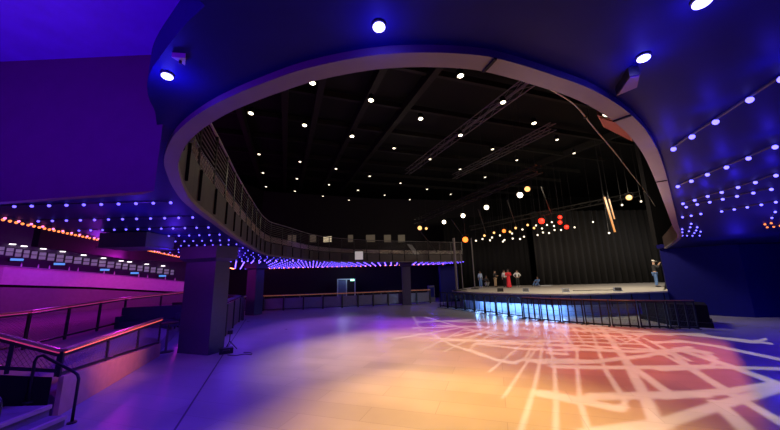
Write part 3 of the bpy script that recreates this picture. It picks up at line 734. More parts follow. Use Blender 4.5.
# ------------------------------------------------------------------ back of the hall
y0 = 25.0
r0 = py(243, 293, y0); r1 = py(430, 293, y0+4)
pts = [V(r0.x, y0, 0), V((r0.x+r1.x)/2, y0+1.4, 0), V(r1.x, y0+4, 0)]
railing('railing', 'far railing across the back of the hall with an orange lit top line', pts, [0, 0, 0], [1.2, 1.2, 1.2], [5, 6], E_ostrip, postw=.08, infill=False)
MB().wallstrip([p+V(0, .06, 0) for p in pts], .16, .95, .02).build('panel', mat('smoked_panel', (.16, .15, .22), .3), bpy.data.objects['railing.003'], world=True)
for k, x in enumerate((300, 322, 363, 373, 381, 388, 400)):
    high_table('blue lit high table behind the far railing, ' + ordw[k] + ' from the left', vz(py(x, 295, 29.8+.3*(k % 3)), 0), 1.05, 'high tables behind the far railing', .28)
# doorway with lit sign
dp = py(345, 290, 32.6)
do = thing('doorway', 'pale blue framed double doorway in the dark back wall', 'door', (dp.x, 32.6, 0), .05)
for x in (-.75, .15, 1.02): MB().box((x, 0, 1.12), (.1, .12, 2.24)).build('jamb', M_door, do)
MB().box((.13, 0, 2.28), (1.88, .12, .1)).build('lintel', M_door, do)
MB().box((.58, .06, 1.1), (.75, .03, 2.15)).build('door_leaf', M_wall, do); MB().box((-.30, .06, 1.1), (.78, .03, 2.15)).build('door_leaf', mat('blue_door', (.08, .1, .2), .5), do)
ep = py(352.5, 280, 32.6)
ex = thing('exit_sign', 'small green white lit sign above the far doorway', 'sign', (ep.x, 32.55, ep.z))
MB().box((0, 0.05, 0), (.44, .1, .22)).build('housing', M_rail, ex); MB().box((0, -.008, 0), (.40, .02, .18)).build('face', M_exit, ex)
MB().bar((0, .05, -.1), (0, .05, 2.33-ep.z), .05, .05, (0, 1, 0)).build('stem', M_rail, ex)
lamp('door_light', 'POINT', (dp.x, 31.8, 2.6), (.6, .85, 1), 22, .1)
bl = py(431, 291, 30.5)
g = thing('equipment_box', 'small navy upright box by the stage left corner at the back', 'box', (bl.x, 30.5, 0), .1)
MB().box((0, 0, .75), (.6, .5, 1.5)).build('cabinet', M_pillar, g); MB().box((0, -.26, .9), (.5, .02, .9)).build('door', M_bluewall, g)

# ------------------------------------------------------------------ balcony front and railing above the ring
ia = 0; ib = min(range(N), key=lambda k: (ring[k]-pz(261, 77, CZ)).length)
left = ringin[ia:ib+1]
def resample(P, step):
    out = [P[0].copy()]; acc = 0
    for a, b in zip(P[:-1], P[1:]):
        L = (b-a).length; d = step-acc
        while d <= L: out.append(a.lerp(b, d/L)); d += step
        acc = (acc+L) % step
    return out
struct('wall_balcony', MB().wallstrip(ringin, CZ+.02, CZ+.62, -.1), M_fascia)
lr = resample(left, 1.15)
br = thing('balcony_railing', 'slatted metal railing with pale mesh band along the left balcony front', 'railing', vz(lr[0], CZ+.62))
RZ = 1.72
def top(i): return CZ + RZ
off = offs(lr, -.06)
MB().tube(smoothpath([vz(p, top(0)) for p in off], 3), .03, 6).build('top_rail', M_steel, br, True, world=True)
MB().tube(smoothpath([vz(p, CZ+.98) for p in off], 3), .02, 6).build('mid_rail', M_rail, br, True, world=True)
for i in range(len(off)):
    MB().box(vz(off[i], CZ+.62+(RZ-.62)/2), (.05, .05, RZ-.62)).build('post', M_rail, br, world=True)
for i in range(len(off)-1):
    lattice(off[i], off[i+1], CZ+.66, CZ+.95, CZ+.66, CZ+.95, .13, .011).build('mesh_panel', M_meshm, br, world=True)
    sl = MB()
    for k in range(6): sl.bar(vz(off[i], CZ+1.08+k*.1), vz(off[i+1], CZ+1.08+k*.1), .012, .028)
    sl.build('slats', M_fascia, br, world=True)
    if i % 1 == 0:
        t = (lr[min(i+1, len(lr)-1)]-lr[i]).normalized()
        j = MB().bar(vz(lr[i], CZ+.06), vz(lr[i], CZ+.58), .07, .05, (t.x, t.y, 0)).build('fascia_joint', M_black, br, world=True)

# upper wall behind the far balcony with its lit panels
struct('wall_balcony_back', MB().wallstrip([(12, 40.2), (-2, 37.5), (-14, 33), (-17, 20), (-14, 12)], CZ+.25, 12, .2), M_wall)
def lit_panel(x0, x1, y0, y1, Y, m, label, cat='panel'):
    a = py(x0, y0, Y); b = py(x1, y1, Y); c = (a+b)/2
    o = thing('lit_panel', label, cat, c)
    MB().box((0, .04, 0), (abs(b.x-a.x)+.1, .08, abs(a.z-b.z)+.1)).build('frame', M_rail, o); MB().box((0, -.01, 0), (abs(b.x-a.x), .03, abs(a.z-b.z))).build('face', m, o)
    return o
E_dim = mat('dim_lit_panel', (.3, .26, .2), .5, emit=(1, .8, .5), estr=.05); E_brt = mat('bright_lit_panel', (.5, .45, .35), .5, emit=(1, .8, .5), estr=.55); E_pale = mat('pale_lit_panel', (.5, .5, .5), .5, emit=(1, .9, .8), estr=.32)
def onback(x):
    q = (x-390)/310
    Y = 38.25/(1-.375*q)
    return (Y if q*Y < -2 else 37.886/(1-.193*q))-.35
lit_panel(323.5, 331.5, 236.5, 242, onback(327), E_brt, 'brightest warm lit panel on the far balcony back wall')
for k, (x, wd) in enumerate(((288, 8), (310, 6), (348, 5), (366, 9), (384, 7), (398, 7))):
    lit_panel(x, x+wd, 235, 242, onback(x+3), E_dim, 'dim warm panel on the far balcony back wall, ' + ordw[k] + ' from the left')
lit_panel(355, 363, 251.5, 259.5, 23.2, E_pale, 'pale lit panel hanging on the far balcony front')
def slab(label, px, Y, m):
    P = [py(x, y, Y) for x, y in px]; Q = [p+V(0, .3, 0) for p in P]
    o = tag(MB().add(P+Q, [(0, 1, 2, 3), (7, 6, 5, 4), (0, 1, 5, 4), (1, 2, 6, 5), (2, 3, 7, 6), (3, 0, 4, 7)]).build('stair_side_panel', m), label, 'panel')
    return o
slab('pale slanted side panel of the upper balcony stair near the stage', ((407, 244), (412, 245), (420, 255), (415, 255)), 33.2, M_greyc)
slab('lower pale slanted panel at the right end of the far balcony', ((428, 261.5), (431, 257), (436, 256.8), (433, 261.5)), 33.2, M_greyc)
lamp('stair_light', 'POINT', py(415, 240, 28.5), WARM, 40, .1)

# ------------------------------------------------------------------ roof steel
bd = ray(285, 263); bd = bd/bd.y
def beam(n, x, y, a, wd, ht, m, y0=-2, y1=36):
    p = proof(x, y, a); q0 = p + bd*(y0-p.y); q1 = p + bd*(y1-p.y)
    struct('trim_%d' % n, MB().bar(q0, q1, wd, ht), m)
for k, (x, y) in enumerate(((439, 64), (380, 72), (321, 85), (285, 95), (239, 107), (575, 150))):
    beam(10+k, x, y, 10.9, .32, .5, M_roof)
cdv = Vector((bd.y, -bd.x, 0)).normalized()
for k in range(9):
    c = V(0, 5+k*3.6, 0) ; c.z = rz_(c.y)+.25
    struct('trim_%d' % (20+k), MB().bar(c-cdv*18, c+cdv*20+V(0, 0, 0), .2, .3), M_roof)
def truss(name, label, p, q, s=.4, nb=16, m=None):
    o = thing(name, label, 'truss', p); m = m or M_steel
    d = (q-p).normalized(); sd = d.cross(Vector((0, 0, 1))).normalized(); u = sd.cross(d)
    C = []
    for a, b in ((-1, -1), (1, -1), (1, 1), (-1, 1)):
        o_ = sd*(a*s/2)+u*(b*s/2); C.append(o_); MB().tube([p+o_, q+o_], .03, 6).build('chord', m, o, world=True)
    lc = MB(); path = []
    for f in range(4):
        path = [p+C[f if k % 2 == 0 else (f+1) % 4]+(q-p)*(k/nb) for k in range(nb+1)]
        lc.tube(path, .014, 4)
    ob = lc.build('lacing', m, o, world=True); ob['kind'] = 'stuff'
    return o
p = proof(530, 81, 10.2); truss('lighting_truss', 'bright grey lighting truss under the black roof, upper right of centre', p-bd*2, p+bd*14)
p = proof(540, 133, 10.2); truss('lighting_truss', 'dim grey lighting truss under the roof, nearer the stage', p-bd*1.0, p+bd*10)
# front-of-stage truss and rear truss
ft0 = py(416, 226, 24.5); ft1 = py(540, 176, 14.2)
truss('lighting_truss', 'dark front truss carrying the bright white stage lamps', ft0+V(0, 0, .35), ft1+V(0, 0, .35), .35, 20, M_roof)
rt_a = py(470, 234, 27); rt_b = py(640, 200, 24.5)
truss('lighting_truss', 'dark rear truss over the stage carrying the red lamps', rt_a+V(0, 0, .5), rt_b+V(0, 0, .5), .35, 20, M_roof)
for k, (x0, y0_, x1, y1_) in enumerate(((478, 209, 486, 233), (507, 200, 516, 226), (451, 219, 463, 236), (541, 187, 552, 216), (420, 231, 437, 252))):
    a = py(x0, y0_, 19.5-k*.3); b = py(x1, y1_, 26)
    tag(MB().tube([a, b], .035, 6).build('truss_pipe', M_roof, smooth=True), 'dim grey sloping pipe over the stage, ' + ['running down behind the second white stage lamp', 'running down behind the largest white lamp pair', 'leading to the orange lamp', 'right of the largest white lamps', 'leftmost, above the balcony stair'][k], 'pipe')

# ------------------------------------------------------------------ lamps in view
def fixture(name, label, cat, loc, d, r, emat_, group=None, ln=None):
    o = thing(name, label, cat, loc, 0, group); A = aim(d); ln = ln or r*2.6
    hs_ = MB().lathe([(r*.55, -ln), (r*.95, -ln*.75), (r*1.08, 0), (r*1.08, .04), (r*.98, .04), (r*.98, .0)], (0, 0, 0), 14, A).build('housing', M_black, o, True)
    MB().lathe([(r*.97, .005), (r*.8, .03), (r*.4, .055), (.001, .06)], (0, 0, 0), 14, A).build('lens', emat_, hs_, True)
    u = A @ Vector((0, 0, -ln*.4)); s = A @ Vector((1, 0, 0)); s.z = 0; s.normalize()
    MB().tube([u+s*r*1.1, u+s*r*1.15+V(0, 0, r*1.7), u-s*r*1.15+V(0, 0, r*1.7), u-s*r*1.1], .012, 5).build('yoke', M_rail, o)
    return o
def toward(p, t): return (Vector(t)-Vector(p))
# roof spotlights
BIG = [(312.5, 82.7, 'leftmost of the largest white roof spotlights, near the ring'), (460.5, 75.5, 'bright white roof spotlight highest in the opening'), (371, 100, 'bright white roof spotlight left of centre below the ring'),
       (503, 102, 'bright white roof spotlight hanging on the bright truss'), (420.6, 118.5, 'bright white roof spotlight at the centre of the opening'), (251, 113, 'bright white roof spotlight nearest the left balcony rail'),
       (304.6, 125, 'bright white roof spotlight below the leftmost large one'), (460.5, 135, 'white roof spotlight at the middle of the bright truss'), (534, 123, 'white roof spotlight right of the bright truss'), (352, 136, 'white roof spotlight left of centre in the second row')]
SMALL = [(394, 148), (492.5, 149), (516.7, 160), (430, 159), (460, 169), (369.6, 176), (485, 177), (400.5, 183), (427, 189), (358, 190), (384.7, 195), (450.7, 194), (557, 139.5), (574, 153),
         (259, 154), (300, 161.5), (336, 168.6), (297, 178.6), (263, 172.7), (329, 184.6), (266, 186.5), (295, 191), (323, 196), (269, 197), (349, 200), (373.5, 203.7), (295, 200.6), (270.6, 205), (319.4, 204),
         (342, 208), (364.6, 211), (315.5, 211), (294, 208.7), (377.7, 213.4), (336, 215.4), (356.8, 217), (299, 215), (376, 220), (332.5, 219.5), (409.8, 199.5), (404, 216.8), (431, 203), (264.5, 89.4), (287.5, 82.4), (391, 208), (420, 210)]
for x, y, lb in BIG:
    p = proof(x, y, 9.9); fixture('roof_spotlight', lb, 'spotlight', p, (0, -.25, -1), .13, E_white)
sm0 = None
for x, y in SMALL:
    p = proof(x, y, 9.9)
    if sm0 is None: sm0 = fixture('roof_spotlight', 'small white spotlight in the distant rows under the black roof', 'spotlight', p, (0, -.25, -1), .11, E_whitedim, 'small roof spotlights')
    else: dup(sm0, p)
# stage lamps
def stage_lamp(x, y, Y, r, e, label, group=None, tgt=(0, 4, 1.5)):
    p = py(x, y, Y); o = fixture('stage_lamp', label, 'stage light', p, toward(p, tgt), r, e, group)
    MB().tube([(0, 0, r*1.5), (0, 0, rz_(Y)+.6-p.z)], .008, 4).build('hanger', M_rail, o); return o
stage_lamp(527.4, 189, 15.1, .14, E_amb, 'warm white stage lamp at the right end of the front truss')
stage_lamp(520, 195, 15.7, .15, E_white, 'largest white stage lamp just left of the warm lamp at the truss end')
for (x, y, Y, lb) in ((486.5, 207.4, 18.3, 'right'), (463, 215.7, 20.2, 'middle'), (444, 222, 22, 'left')): stage_lamp(x, y, Y, .14, E_white, 'white stage lamp on the front truss, the ' + lb + ' one of three spaced apart')
stage_lamp(426.3, 228.5, 23.6, .10, E_amb, 'small amber stage lamp, right of the pair at the left end of the front truss'); stage_lamp(419.8, 228, 24, .17, E_amb, 'amber stage lamp at the far left end of the front truss')
stage_lamp(465.3, 239.6, 22, .20, E_orl, 'brilliant orange stage lamp above the left of the stage')
mo = py(465.3, 239.6, 22)
for k, (x, y, r) in enumerate(((541.5, 221, .25), (560, 217.2, .17), (560, 222.4, .17), (566.5, 227, .18))):
    stage_lamp(x, y, 25.6, r, E_red, ['largest red stage lamp, leftmost of the four red ones', 'uppermost red stage lamp', 'red stage lamp directly under the uppermost one', 'lowest and rightmost red stage lamp'][k])
stage_lamp(629, 197.5, 22, .2, E_amb, 'amber stage lamp at the upper right above the stage end')
for k, (x, y) in enumerate(((504, 231), (494, 232.7), (527.7, 225), (515.7, 228), (484.5, 235.6), (510, 231.8), (534, 228))):
    stage_lamp(x, y, 26.6, .16 if k == 0 else .10, E_orl if k == 0 else E_amb, 'small amber stage lamp over the stage, ' + ['the brightest', 'second from the left', 'right of the brightest by the white ones', 'just right of the brightest', 'leftmost', 'touching the brightest on its right', 'nearest the red lamps'][k])
first = None
for x, y in ((476, 240.7), (482.5, 239), (490, 240.3), (492, 237.5), (500, 235.5), (503, 241.5), (504.5, 240), (512.7, 238.5), (520, 239), (524, 236.7), (512, 233.5), (522.5, 229.5), (537.5, 235), (543, 232.5), (549, 233), (554.5, 230), (547, 225), (551.8, 222.2), (554, 226), (561, 230), (574.5, 227.3), (536, 225.5), (542, 228.5), (593, 222), (622, 205), (641, 201.5), (609, 233)):
    if first is None: first = stage_lamp(x, y, 27, .075, E_whitedim, 'tiny white lamp in the cluster hanging over the stage', 'tiny white lamps over the stage')
    else: dup(first, py(x, y, 27 if x < 600 else 23))
lamp('orange_glow', 'POINT', mo+V(-.3, -.6, 0), (1, .35, .08), 30, .1)
lamp('red_glow', 'POINT', py(552, 224, 25), (1, .08, .03), 45, .2)
# orange-lit drape edges at the right of the stage, light put in as glow
for (a, b, wd, lb) in (((604.5, 197), (615, 232), .20, 'long orange lit drape edge hanging at the upper right of the stage'), ((609, 199), (614.5, 219), .12, 'short orange lit drape edge beside the long one')):
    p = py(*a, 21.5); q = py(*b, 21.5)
    o = thing('glow_strip', lb, 'light', (p+q)/2)
    MB().bar(p+V(0, .06, 0), q+V(0, .06, 0), wd+.06, .05, (0, 1, 0)).build('back_plate', M_black, o, world=True); MB().bar(p, q, wd*.6, .03, (0, 1, 0)).build('tube', E_drape, o, world=True); MB().tube([p+V(0, .06, 0), vz(p+V(0, .06, 0), rz_(21.5)+.6)], .01, 5).build('hanger', M_rail, o, world=True)
# hanging loudspeaker by the ring, ceiling grille, curved pipe
P = [pz(x, y, 5.3) for x, y in ((597, 115), (603.5, 127), (632.4, 141.5), (628.5, 125))]
hs = thing('hanging_speaker', 'brown angular loudspeaker hanging just inside the ring at the upper right', 'speaker', sum(P, V(0, 0, 0))/4)
MB().prism([(p.x, p.y) for p in P], 5.3, 5.75).build('cabinet', mat('brown_cabinet', (.38, .14, .09), .5), hs, world=True)
cc = sum(P, V(0, 0, 0))/4; MB().prism([((p.x-cc.x)*.86+cc.x, (p.y-cc.y)*.86+cc.y) for p in P], 5.28, 5.3).build('grille', mat('rust_grille', (.30, .09, .06), .6), hs, world=True)
for p in (P[0], P[2]): MB().tube([vz(p.lerp(cc, .3), 5.75), vz(p.lerp(cc, .3), 11.2)], .01, 5).build('cable', M_rail, hs, world=True)
p = pz(608, 112.5, 5.2); fixture('roof_spotlight', 'white spotlight just above the brown hanging loudspeaker', 'spotlight', p, (-.3, -.5, -1), .09, E_whitedim)
P = [pz(x, y, CZ) for x, y in ((615, 88), (628, 67.5), (638.5, 65.5), (635.5, 79))]
o = thing('ceiling_speaker', 'slim dark purple ceiling panel beside a large blue lamp at the upper right', 'speaker', sum(P, V(0, 0, 0))/4)
MB().prism([(p.x, p.y) for p in P], CZ-.06, CZ).build('casing', M_rail, o, world=True); cc = sum(P, V(0, 0, 0))/4
MB().prism([((p.x-cc.x)*.9+cc.x, (p.y-cc.y)*.9+cc.y) for p in P], CZ-.066, CZ-.06).build('grille', mat('purple_grille', (.16, .08, .16), .6), o, world=True)
pp = smoothpath([pz(x, y, 6.2) for x, y in ((497, 64), (524, 73.5), (549, 88.5), (575, 105), (595, 129), (615, 152.5), (630, 172), (650, 198), (662, 218))], 4)
cp = thing('curved_pipe', 'thin pale curved pipe following the ring on the right inside the opening', 'pipe', pp[0])
MB().tube(pp, .018, 6).build('pipe', M_meshm, cp, True, world=True)
for i in range(3, len(pp), 6): MB().tube([pp[i], vz(pp[i], 11.2)], .008, 4).build('hanger', M_rail, cp, world=True)
for i in range(6, len(pp), 8): MB().box(pp[i], (.07, .07, .07)).build('clamp', M_rail, cp, world=True)

# ------------------------------------------------------------------ bulb strings of the canopy
def bulb_mesh(nm, r, m):
    mb = MB().sphere((0, 0, -r*.5), r, 8, 6); o = mb.build(nm, m, smooth=True); me = o.data; bpy.data.objects.remove(o); return me
ME_v = bulb_mesh('bulb_violet', .022, E_violet); ME_b = bulb_mesh('bulb_blue', .023, E_blue); ME_o = bulb_mesh('bulb_orange', .026, E_orange); ME_p = bulb_mesh('bulb_pink', .022, mat('pink_bulb', (.5, .5, .5), .4, emit=(1, .16, .45), estr=3))
M_cable = mat('string_cable', (.03, .03, .06), .5)
def string(pts, me, label, group, name='bulb_string'):
    o = thing(name, label, 'light string', pts[0], 0, group)
    a = pts[0]; b = pts[-1]
    MB().tube([p for p in pts], .011, 5).build('cable', M_cable, o, world=True)
    for p in pts:
        c = bpy.data.objects.new('bulb', me); COL.objects.link(c); c.parent = o; c.location = p-a+V(0, 0, -.012)
    return o
def outx(Y, e=EDGE): return PIL.x - (e + .32*(Y-PIL.y))/.947
def ringx(Y):
    best = None
    for a, b in zip(ring[:-1], ring[1:]):
        if (a.y-Y)*(b.y-Y) <= 0 and a.y != b.y:
            x = a.x+(b.x-a.x)*(Y-a.y)/(b.y-a.y)
            if best is None or x < best: best = x
    return best
NUM = ordw + ['sixteenth', 'seventeenth', 'eighteenth', 'nineteenth', 'twentieth', 'twenty-first', 'twenty-second', 'twenty-third', 'twenty-fourth', 'twenty-fifth', 'twenty-sixth', 'twenty-seventh', 'twenty-eighth']
Y = 4.67; k = 0
def in_opening(x, y):
    n = len(ring); c = False
    for a in range(n):
        p, q = ring[a], ring[(a+1) % n]
        if (p.y > y) != (q.y > y) and x < (q.x-p.x)*(y-p.y)/(q.y-p.y)+p.x: c = not c
    return c
ME_vf = bulb_mesh('bulb_violet_far', .036, E_violetfar); ME_of = bulb_mesh('bulb_orange_far', .042, E_orangefar)
while Y < 33.2 and k < 28:
    st = .27 if Y < 12 else (.36 if Y < 20 else .55); xo = outx(Y)+.3; pts = []
    x = (ringx(Y)-.22) if Y < 20 else 6.6
    while x > xo:
        if not (in_opening(x, Y) or in_opening(x, Y+.18) or in_opening(x, Y-.25) or in_opening(x+.2, Y)): pts.append(V(x, Y, CZ-.014))
        x -= st
    string(pts, ME_v if Y < 19 else ME_vf, 'string of violet blue bulbs crossing the left canopy, ' + NUM[k] + ' from the hanging bulkhead', 'violet bulb strings of the left canopy')
    k += 1; Y += 1.17 if Y < 20 else 1.1
ys = 5.0; k = 0
for (ya, yb) in ((4.6, 8.2), (8.4, 12.4), (12.6, 17), (17.2, 22), (22.4, 27), (27.4, 32)):
    n = int((yb-ya)*1.056/(.15 if ya < 12 else .24)); pts = [V(outx(ya+(yb-ya)*i/n, EDGE-.04), ya+(yb-ya)*i/n, CZ-.014) for i in range(n+1)]
    string(pts, ME_o if ya < 16 else ME_of, 'string of orange bulbs along the outer canopy edge, ' + ordw[k] + ' stretch from the bulkhead', 'orange bulb strings of the canopy edge', 'orange_bulb_string')
    n2 = n//2; pts = [V(outx(ya+(yb-ya)*i/n2, EDGE-.16), ya+(yb-ya)*i/n2, CZ-.014) for i in range(n2+1)]
    string(pts, ME_p, 'string of pink bulbs just inside the orange ones, ' + ordw[k] + ' stretch from the bulkhead', 'pink bulb strings of the canopy edge', 'pink_bulb_string')
    k += 1
dk = pz(139, 240, CZ-.15)
o = thing('ceiling_duct', 'purple box duct hung under the left canopy between two stretches of orange bulbs', 'duct', vz(dk, CZ-.35))
MB().box((0, 0, .16), (1.15, 1.0, .34)).build('duct', M_pillar, o); MB().box((0, 0, -.02), (1.2, 1.05, .03)).build('flange', M_pillar, o)
# far edge of the canopy: warm line at the back of the hall
n = 40; pts = [V(-15+20.5*i/n, 33.4, CZ-.014) for i in range(n+1)]
string(pts, ME_of, 'straight string of orange bulbs along the far back edge of the canopy', None, 'orange_bulb_string')
# right canopy
ROWS = [[(781, 76), (749, 97), (715, 119.5), (691.5, 134.5), (673, 147)],
        [(774.5, 145), (748, 156.5), (726, 165.6), (707, 173), (691, 179.6), (677.5, 185)],
        [(775.5, 174), (755, 181), (737.7, 186), (721.4, 191), (707.4, 195), (694.4, 199), (682.7, 202.5)],
        [(771, 188), (753, 191.7), (736.7, 195), (722.4, 198), (709.4, 201), (697, 203.3), (686, 206)],
        [(775.5, 201), (761, 203.7), (747, 206.2), (734, 208.4), (721.4, 210.4)], [(700.6, 213), (691, 214.8), (682.3, 216.2)], [(775, 211), (771.6, 217)],
        [(682, 228.5), (682.1, 231.6), (682.2, 235)], [(691, 223), (690, 226.5), (688.8, 230.5), (687, 235)], [(697, 226.5), (696, 229.7), (694.2, 232.3), (692.4, 235.2)], [(700.5, 231), (699.5, 235)]]
RL = ['nearest the camera', 'second from the camera', 'third from the camera', 'fourth from the camera', 'fifth from the camera', 'short one by the ring above the cluster', 'short one at the photo right edge',
      'leftmost in the far cluster by the ring', 'second in the far cluster by the ring', 'third in the far cluster by the ring', 'rightmost in the far cluster by the ring']
for r_, lb in zip(ROWS, RL):
    string([pz(x, y, CZ-.014) for x, y in r_], ME_b, 'blue bulb string of the right canopy, ' + lb, 'blue bulb strings of the right canopy')
string([pz(x, y, CZ-.014) for x, y in ((764.7, 223.5), (767, 226.5), (771, 222.3), (773.5, 226), (780, 225), (786, 226))], ME_o, 'string of orange bulbs at the far right of the right canopy', None, 'orange_bulb_string')
# large blue lamps
def ceil_lamp(x, y, label, r=.06, e=2.6):
    p = pz(x, y, CZ-.03); o = thing('ceiling_lamp', label, 'lamp', vz(p, CZ))
    MB().lathe([(r*1.02, 0), (r*1.02, -.008), (r*.9, -.012)], (0, 0, 0), 18).build('bezel', M_cable, o, True)
    MB().sphere((0, 0, -.02), r*.92, 14, 8, (1, 1, .45)).build('lens', E_bluebig, o, True)
    lamp('lamp_blue', 'POINT', vz(p, CZ-.13), BLUE, e, .03)
ceil_lamp(379, 29, 'bright blue ceiling lamp above the middle of the ring', .034)
ceil_lamp(167, 78, 'bright blue ceiling lamp left of the ring beside the white coffer', .034, 6)
ceil_lamp(644, 60, 'bright blue ceiling lamp right of the ring beside the purple panel', .036)
ceil_lamp(702.5, 4.5, 'bright blue ceiling lamp at the top right edge of the photo', .040)
for r_ in ROWS[:3]:
    for (x, y) in r_[::2]: lamp('bulb_light', 'POINT', pz(x, y, CZ-.12), BLUE, 1.6, .03)
p = pz(181, 56, CZ); b_ = thing('ceiling_bracket', 'tiny pale triangular bracket on the ceiling above the left blue lamp', 'bracket', p)
MB().prism([(-.03, -.03), (.04, -.02), (.0, .04)], -.03, 0).build('plate', M_greyc, b_); MB().tube([(0, 0, -.05), (0, 0, -.03)], .008, 6).build('bolt', M_rail, b_)

# ------------------------------------------------------------------ street-line projector (a lamp with a patterned gobo)
GOBO = (5.6, 11.0, 10.7)
LINES = [  # floor polylines of the projected line pattern, width
 ([(556,440),(556,398),(554.5,370),(552,355),(548,340)], .11), ([(521,430),(534,389),(540,361),(543,340)], .11),
 ([(470,350),(497,360),(513,363),(525,359),(532,346),(542,340),(560,341)], .10), ([(480,344),(518,348.6),(550,350),(580,350)], .08),
 ([(530,360.5),(576,360)], .12), ([(577,366),(577,352),(567,337),(562,326)], .11), ([(566,354),(564,346),(554,330)], .09),
 ([(550,346),(551,353),(564,354)], .09), ([(532,324),(486,343)], .07), ([(538,331),(489,372)], .07), ([(542,340),(503,398)], .08),
 ([(430,333),(452,345),(476,353),(500,361)], .09), ([(413,316),(421,331)], .09), ([(425,317),(460,327),(505,337)], .07), ([(500,325),(455,336)], .06), ([(520,322),(465,338)], .06),
 ([(589,327),(593.5,336.5),(604.7,368.6),(625,401),(623,406),(615,408),(582,401)], .13), ([(602,329),(624,357.5),(643.7,393.7),(660,432)], .26),
 ([(627,363),(674,397)], .16), ([(555,366.5),(600,367.5),(690,367)], .12), ([(540,362),(593.5,361.6),(643.7,356),(690,347)], .14), ([(577,349),(630,351.5),(690,350)], .12),
 ([(545,394),(579.5,400.7),(596,396.5),(700,394)], .17), ([(576.7,366),(579.5,394),(581,405),(589,432)], .12),
 ([(613,329),(680,363),(730,394),(790,426)], .10), ([(643.7,338),(690,361)], .09), ([(630,334),(700,334)], .12), ([(655,342),(690,342)], .09),
 ([(690,335),(735,339),(790,346)], .10), ([(696,334.5),(749,342),(760,340.5),(778,336)], .13), ([(655,343),(679.5,340.7),(716,346),(790,361.5)], .11),
 ([(660,354.7),(685,349),(702,352),(714,358),(716,362),(710,366.5),(660,369)], .15), ([(660,346),(710,380),(760,410),(790,428)], .12), ([(677,349),(730,366),(790,388)], .13),
 ([(714,367),(790,369)], .10), ([(590,434),(660,424),(720,405),(790,385)], .22), ([(660,396.5),(730,391),(780,383)], .16), ([(716,402),(740,424),(750,434)], .22),
 ([(470,320),(420,322)], .07), ([(480,326),(415,328)], .06), ([(650,332),(620,345)], .08), ([(572,327),(585,345),(600,348)], .08)]
FINE = random.Random(5)
for k in range(15):                                                # finer street lines running towards the stage
    a = FINE.uniform(-1, 1); x0 = 540+a*70; x1 = 540+a*FINE.uniform(110, 165)
    LINES.append(([(x0, 322+3*abs(a)+FINE.uniform(0, 3)), (x1, FINE.uniform(333, 352))], .06))
for k in range(10):
    y = 322+k*2.6; x0 = FINE.uniform(425, 500); x1 = FINE.uniform(560, 650)
    LINES.append(([(x0, y+FINE.uniform(-3, 3)), ((x0+x1)/2, y+FINE.uniform(-1, 4)), (x1, y+4)], .065))
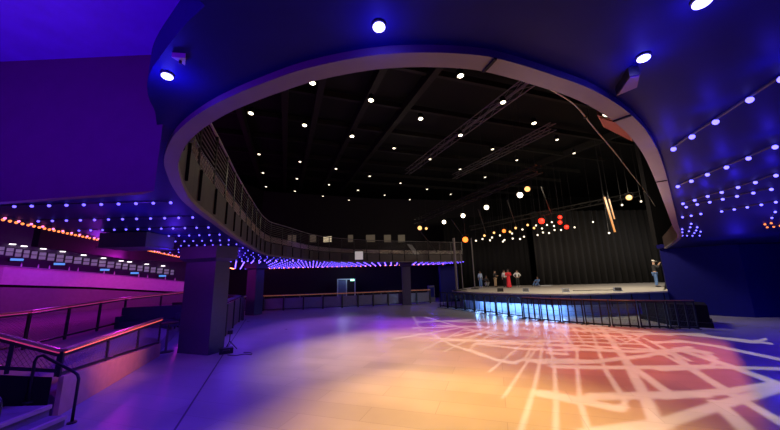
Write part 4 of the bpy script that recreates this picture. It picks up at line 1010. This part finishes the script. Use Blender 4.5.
def projector():
    o = lamp('street_line_projector', 'SPOT', GOBO, (1, 1, 1), 5200, .04, (5.8, 10, 0), 140, .1)
    l = o.data; l.use_nodes = True; nt = l.node_tree; Nn = nt.nodes.new; L = nt.links.new
    em = [n for n in nt.nodes if n.type == 'EMISSION'][0]
    ge = Nn('ShaderNodeNewGeometry'); sp = Nn('ShaderNodeSeparateXYZ'); L(ge.outputs['Incoming'], sp.inputs[0])
    dv = Nn('ShaderNodeMath'); dv.operation = 'DIVIDE'; dv.inputs[0].default_value = -GOBO[2]; L(sp.outputs[2], dv.inputs[1])
    sc = Nn('ShaderNodeVectorMath'); sc.operation = 'SCALE'; L(ge.outputs['Incoming'], sc.inputs[0]); L(dv.outputs[0], sc.inputs['Scale'])
    P = sc.outputs[0]; acc = None
    for pts, wd in LINES:
        q = [pz(x, y, 0) - Vector((GOBO[0], GOBO[1], 0)) for x, y in pts]
        dmin = None
        for (a, b), (pa_, pb_) in zip(zip(q[:-1], q[1:]), zip(pts[:-1], pts[1:])):
            pm = Vector(((pa_[0]+pb_[0])/2, (pa_[1]+pb_[1])/2)); pn = Vector((-(pb_[1]-pa_[1]), pb_[0]-pa_[0])).normalized()
            px_ = max(1.0, wd*27*(pm.y-303)/60)
            g0 = pz(*(pm-pn*px_/2), 0); g1 = pz(*(pm+pn*px_/2), 0); fd = (b-a).normalized()
            wseg = max(.06, abs((g1-g0).dot(Vector((-fd.y, fd.x, 0)))))
            a = Vector((a.x, a.y, -GOBO[2])); b = Vector((b.x, b.y, -GOBO[2])); ba = b-a
            s1 = Nn('ShaderNodeVectorMath'); s1.operation = 'SUBTRACT'; L(P, s1.inputs[0]); s1.inputs[1].default_value = a
            dt = Nn('ShaderNodeVectorMath'); dt.operation = 'DOT_PRODUCT'; L(s1.outputs[0], dt.inputs[0]); dt.inputs[1].default_value = ba/ba.length_squared
            cl = Nn('ShaderNodeClamp'); L(dt.outputs['Value'], cl.inputs[0])
            m1 = Nn('ShaderNodeVectorMath'); m1.operation = 'SCALE'; m1.inputs[0].default_value = ba; L(cl.outputs[0], m1.inputs['Scale'])
            ds = Nn('ShaderNodeVectorMath'); ds.operation = 'DISTANCE'; L(s1.outputs[0], ds.inputs[0]); L(m1.outputs[0], ds.inputs[1])
            nd = Nn('ShaderNodeMath'); nd.operation = 'DIVIDE'; L(ds.outputs['Value'], nd.inputs[0]); nd.inputs[1].default_value = wseg
            if dmin is None: dmin = nd.outputs[0]
            else:
                mn = Nn('ShaderNodeMath'); mn.operation = 'MINIMUM'; L(dmin, mn.inputs[0]); L(nd.outputs[0], mn.inputs[1]); dmin = mn.outputs[0]
        mr = Nn('ShaderNodeMapRange'); mr.interpolation_type = 'SMOOTHSTEP'; mr.inputs[1].default_value = .70; mr.inputs[2].default_value = .36
        L(dmin, mr.inputs[0])
        if acc is None: acc = mr.outputs[0]
        else:
            mx = Nn('ShaderNodeMath'); mx.operation = 'MAXIMUM'; L(acc, mx.inputs[0]); L(mr.outputs[0], mx.inputs[1]); acc = mx.outputs[0]
    ln = Nn('ShaderNodeVectorMath'); ln.operation = 'LENGTH'; L(P, ln.inputs[0])
    nr = Nn('ShaderNodeMath'); nr.operation = 'DIVIDE'; L(ln.outputs['Value'], nr.inputs[0]); nr.inputs[1].default_value = GOBO[2]
    pw_ = Nn('ShaderNodeMath'); pw_.operation = 'POWER'; L(nr.outputs[0], pw_.inputs[0]); pw_.inputs[1].default_value = 2.4
    fin = Nn('ShaderNodeMath'); fin.operation = 'MULTIPLY'; L(acc, fin.inputs[0]); L(pw_.outputs[0], fin.inputs[1])
    L(fin.outputs[0], em.inputs['Strength']); em.inputs['Color'].default_value = (1, .84, .66, 1)
projector()
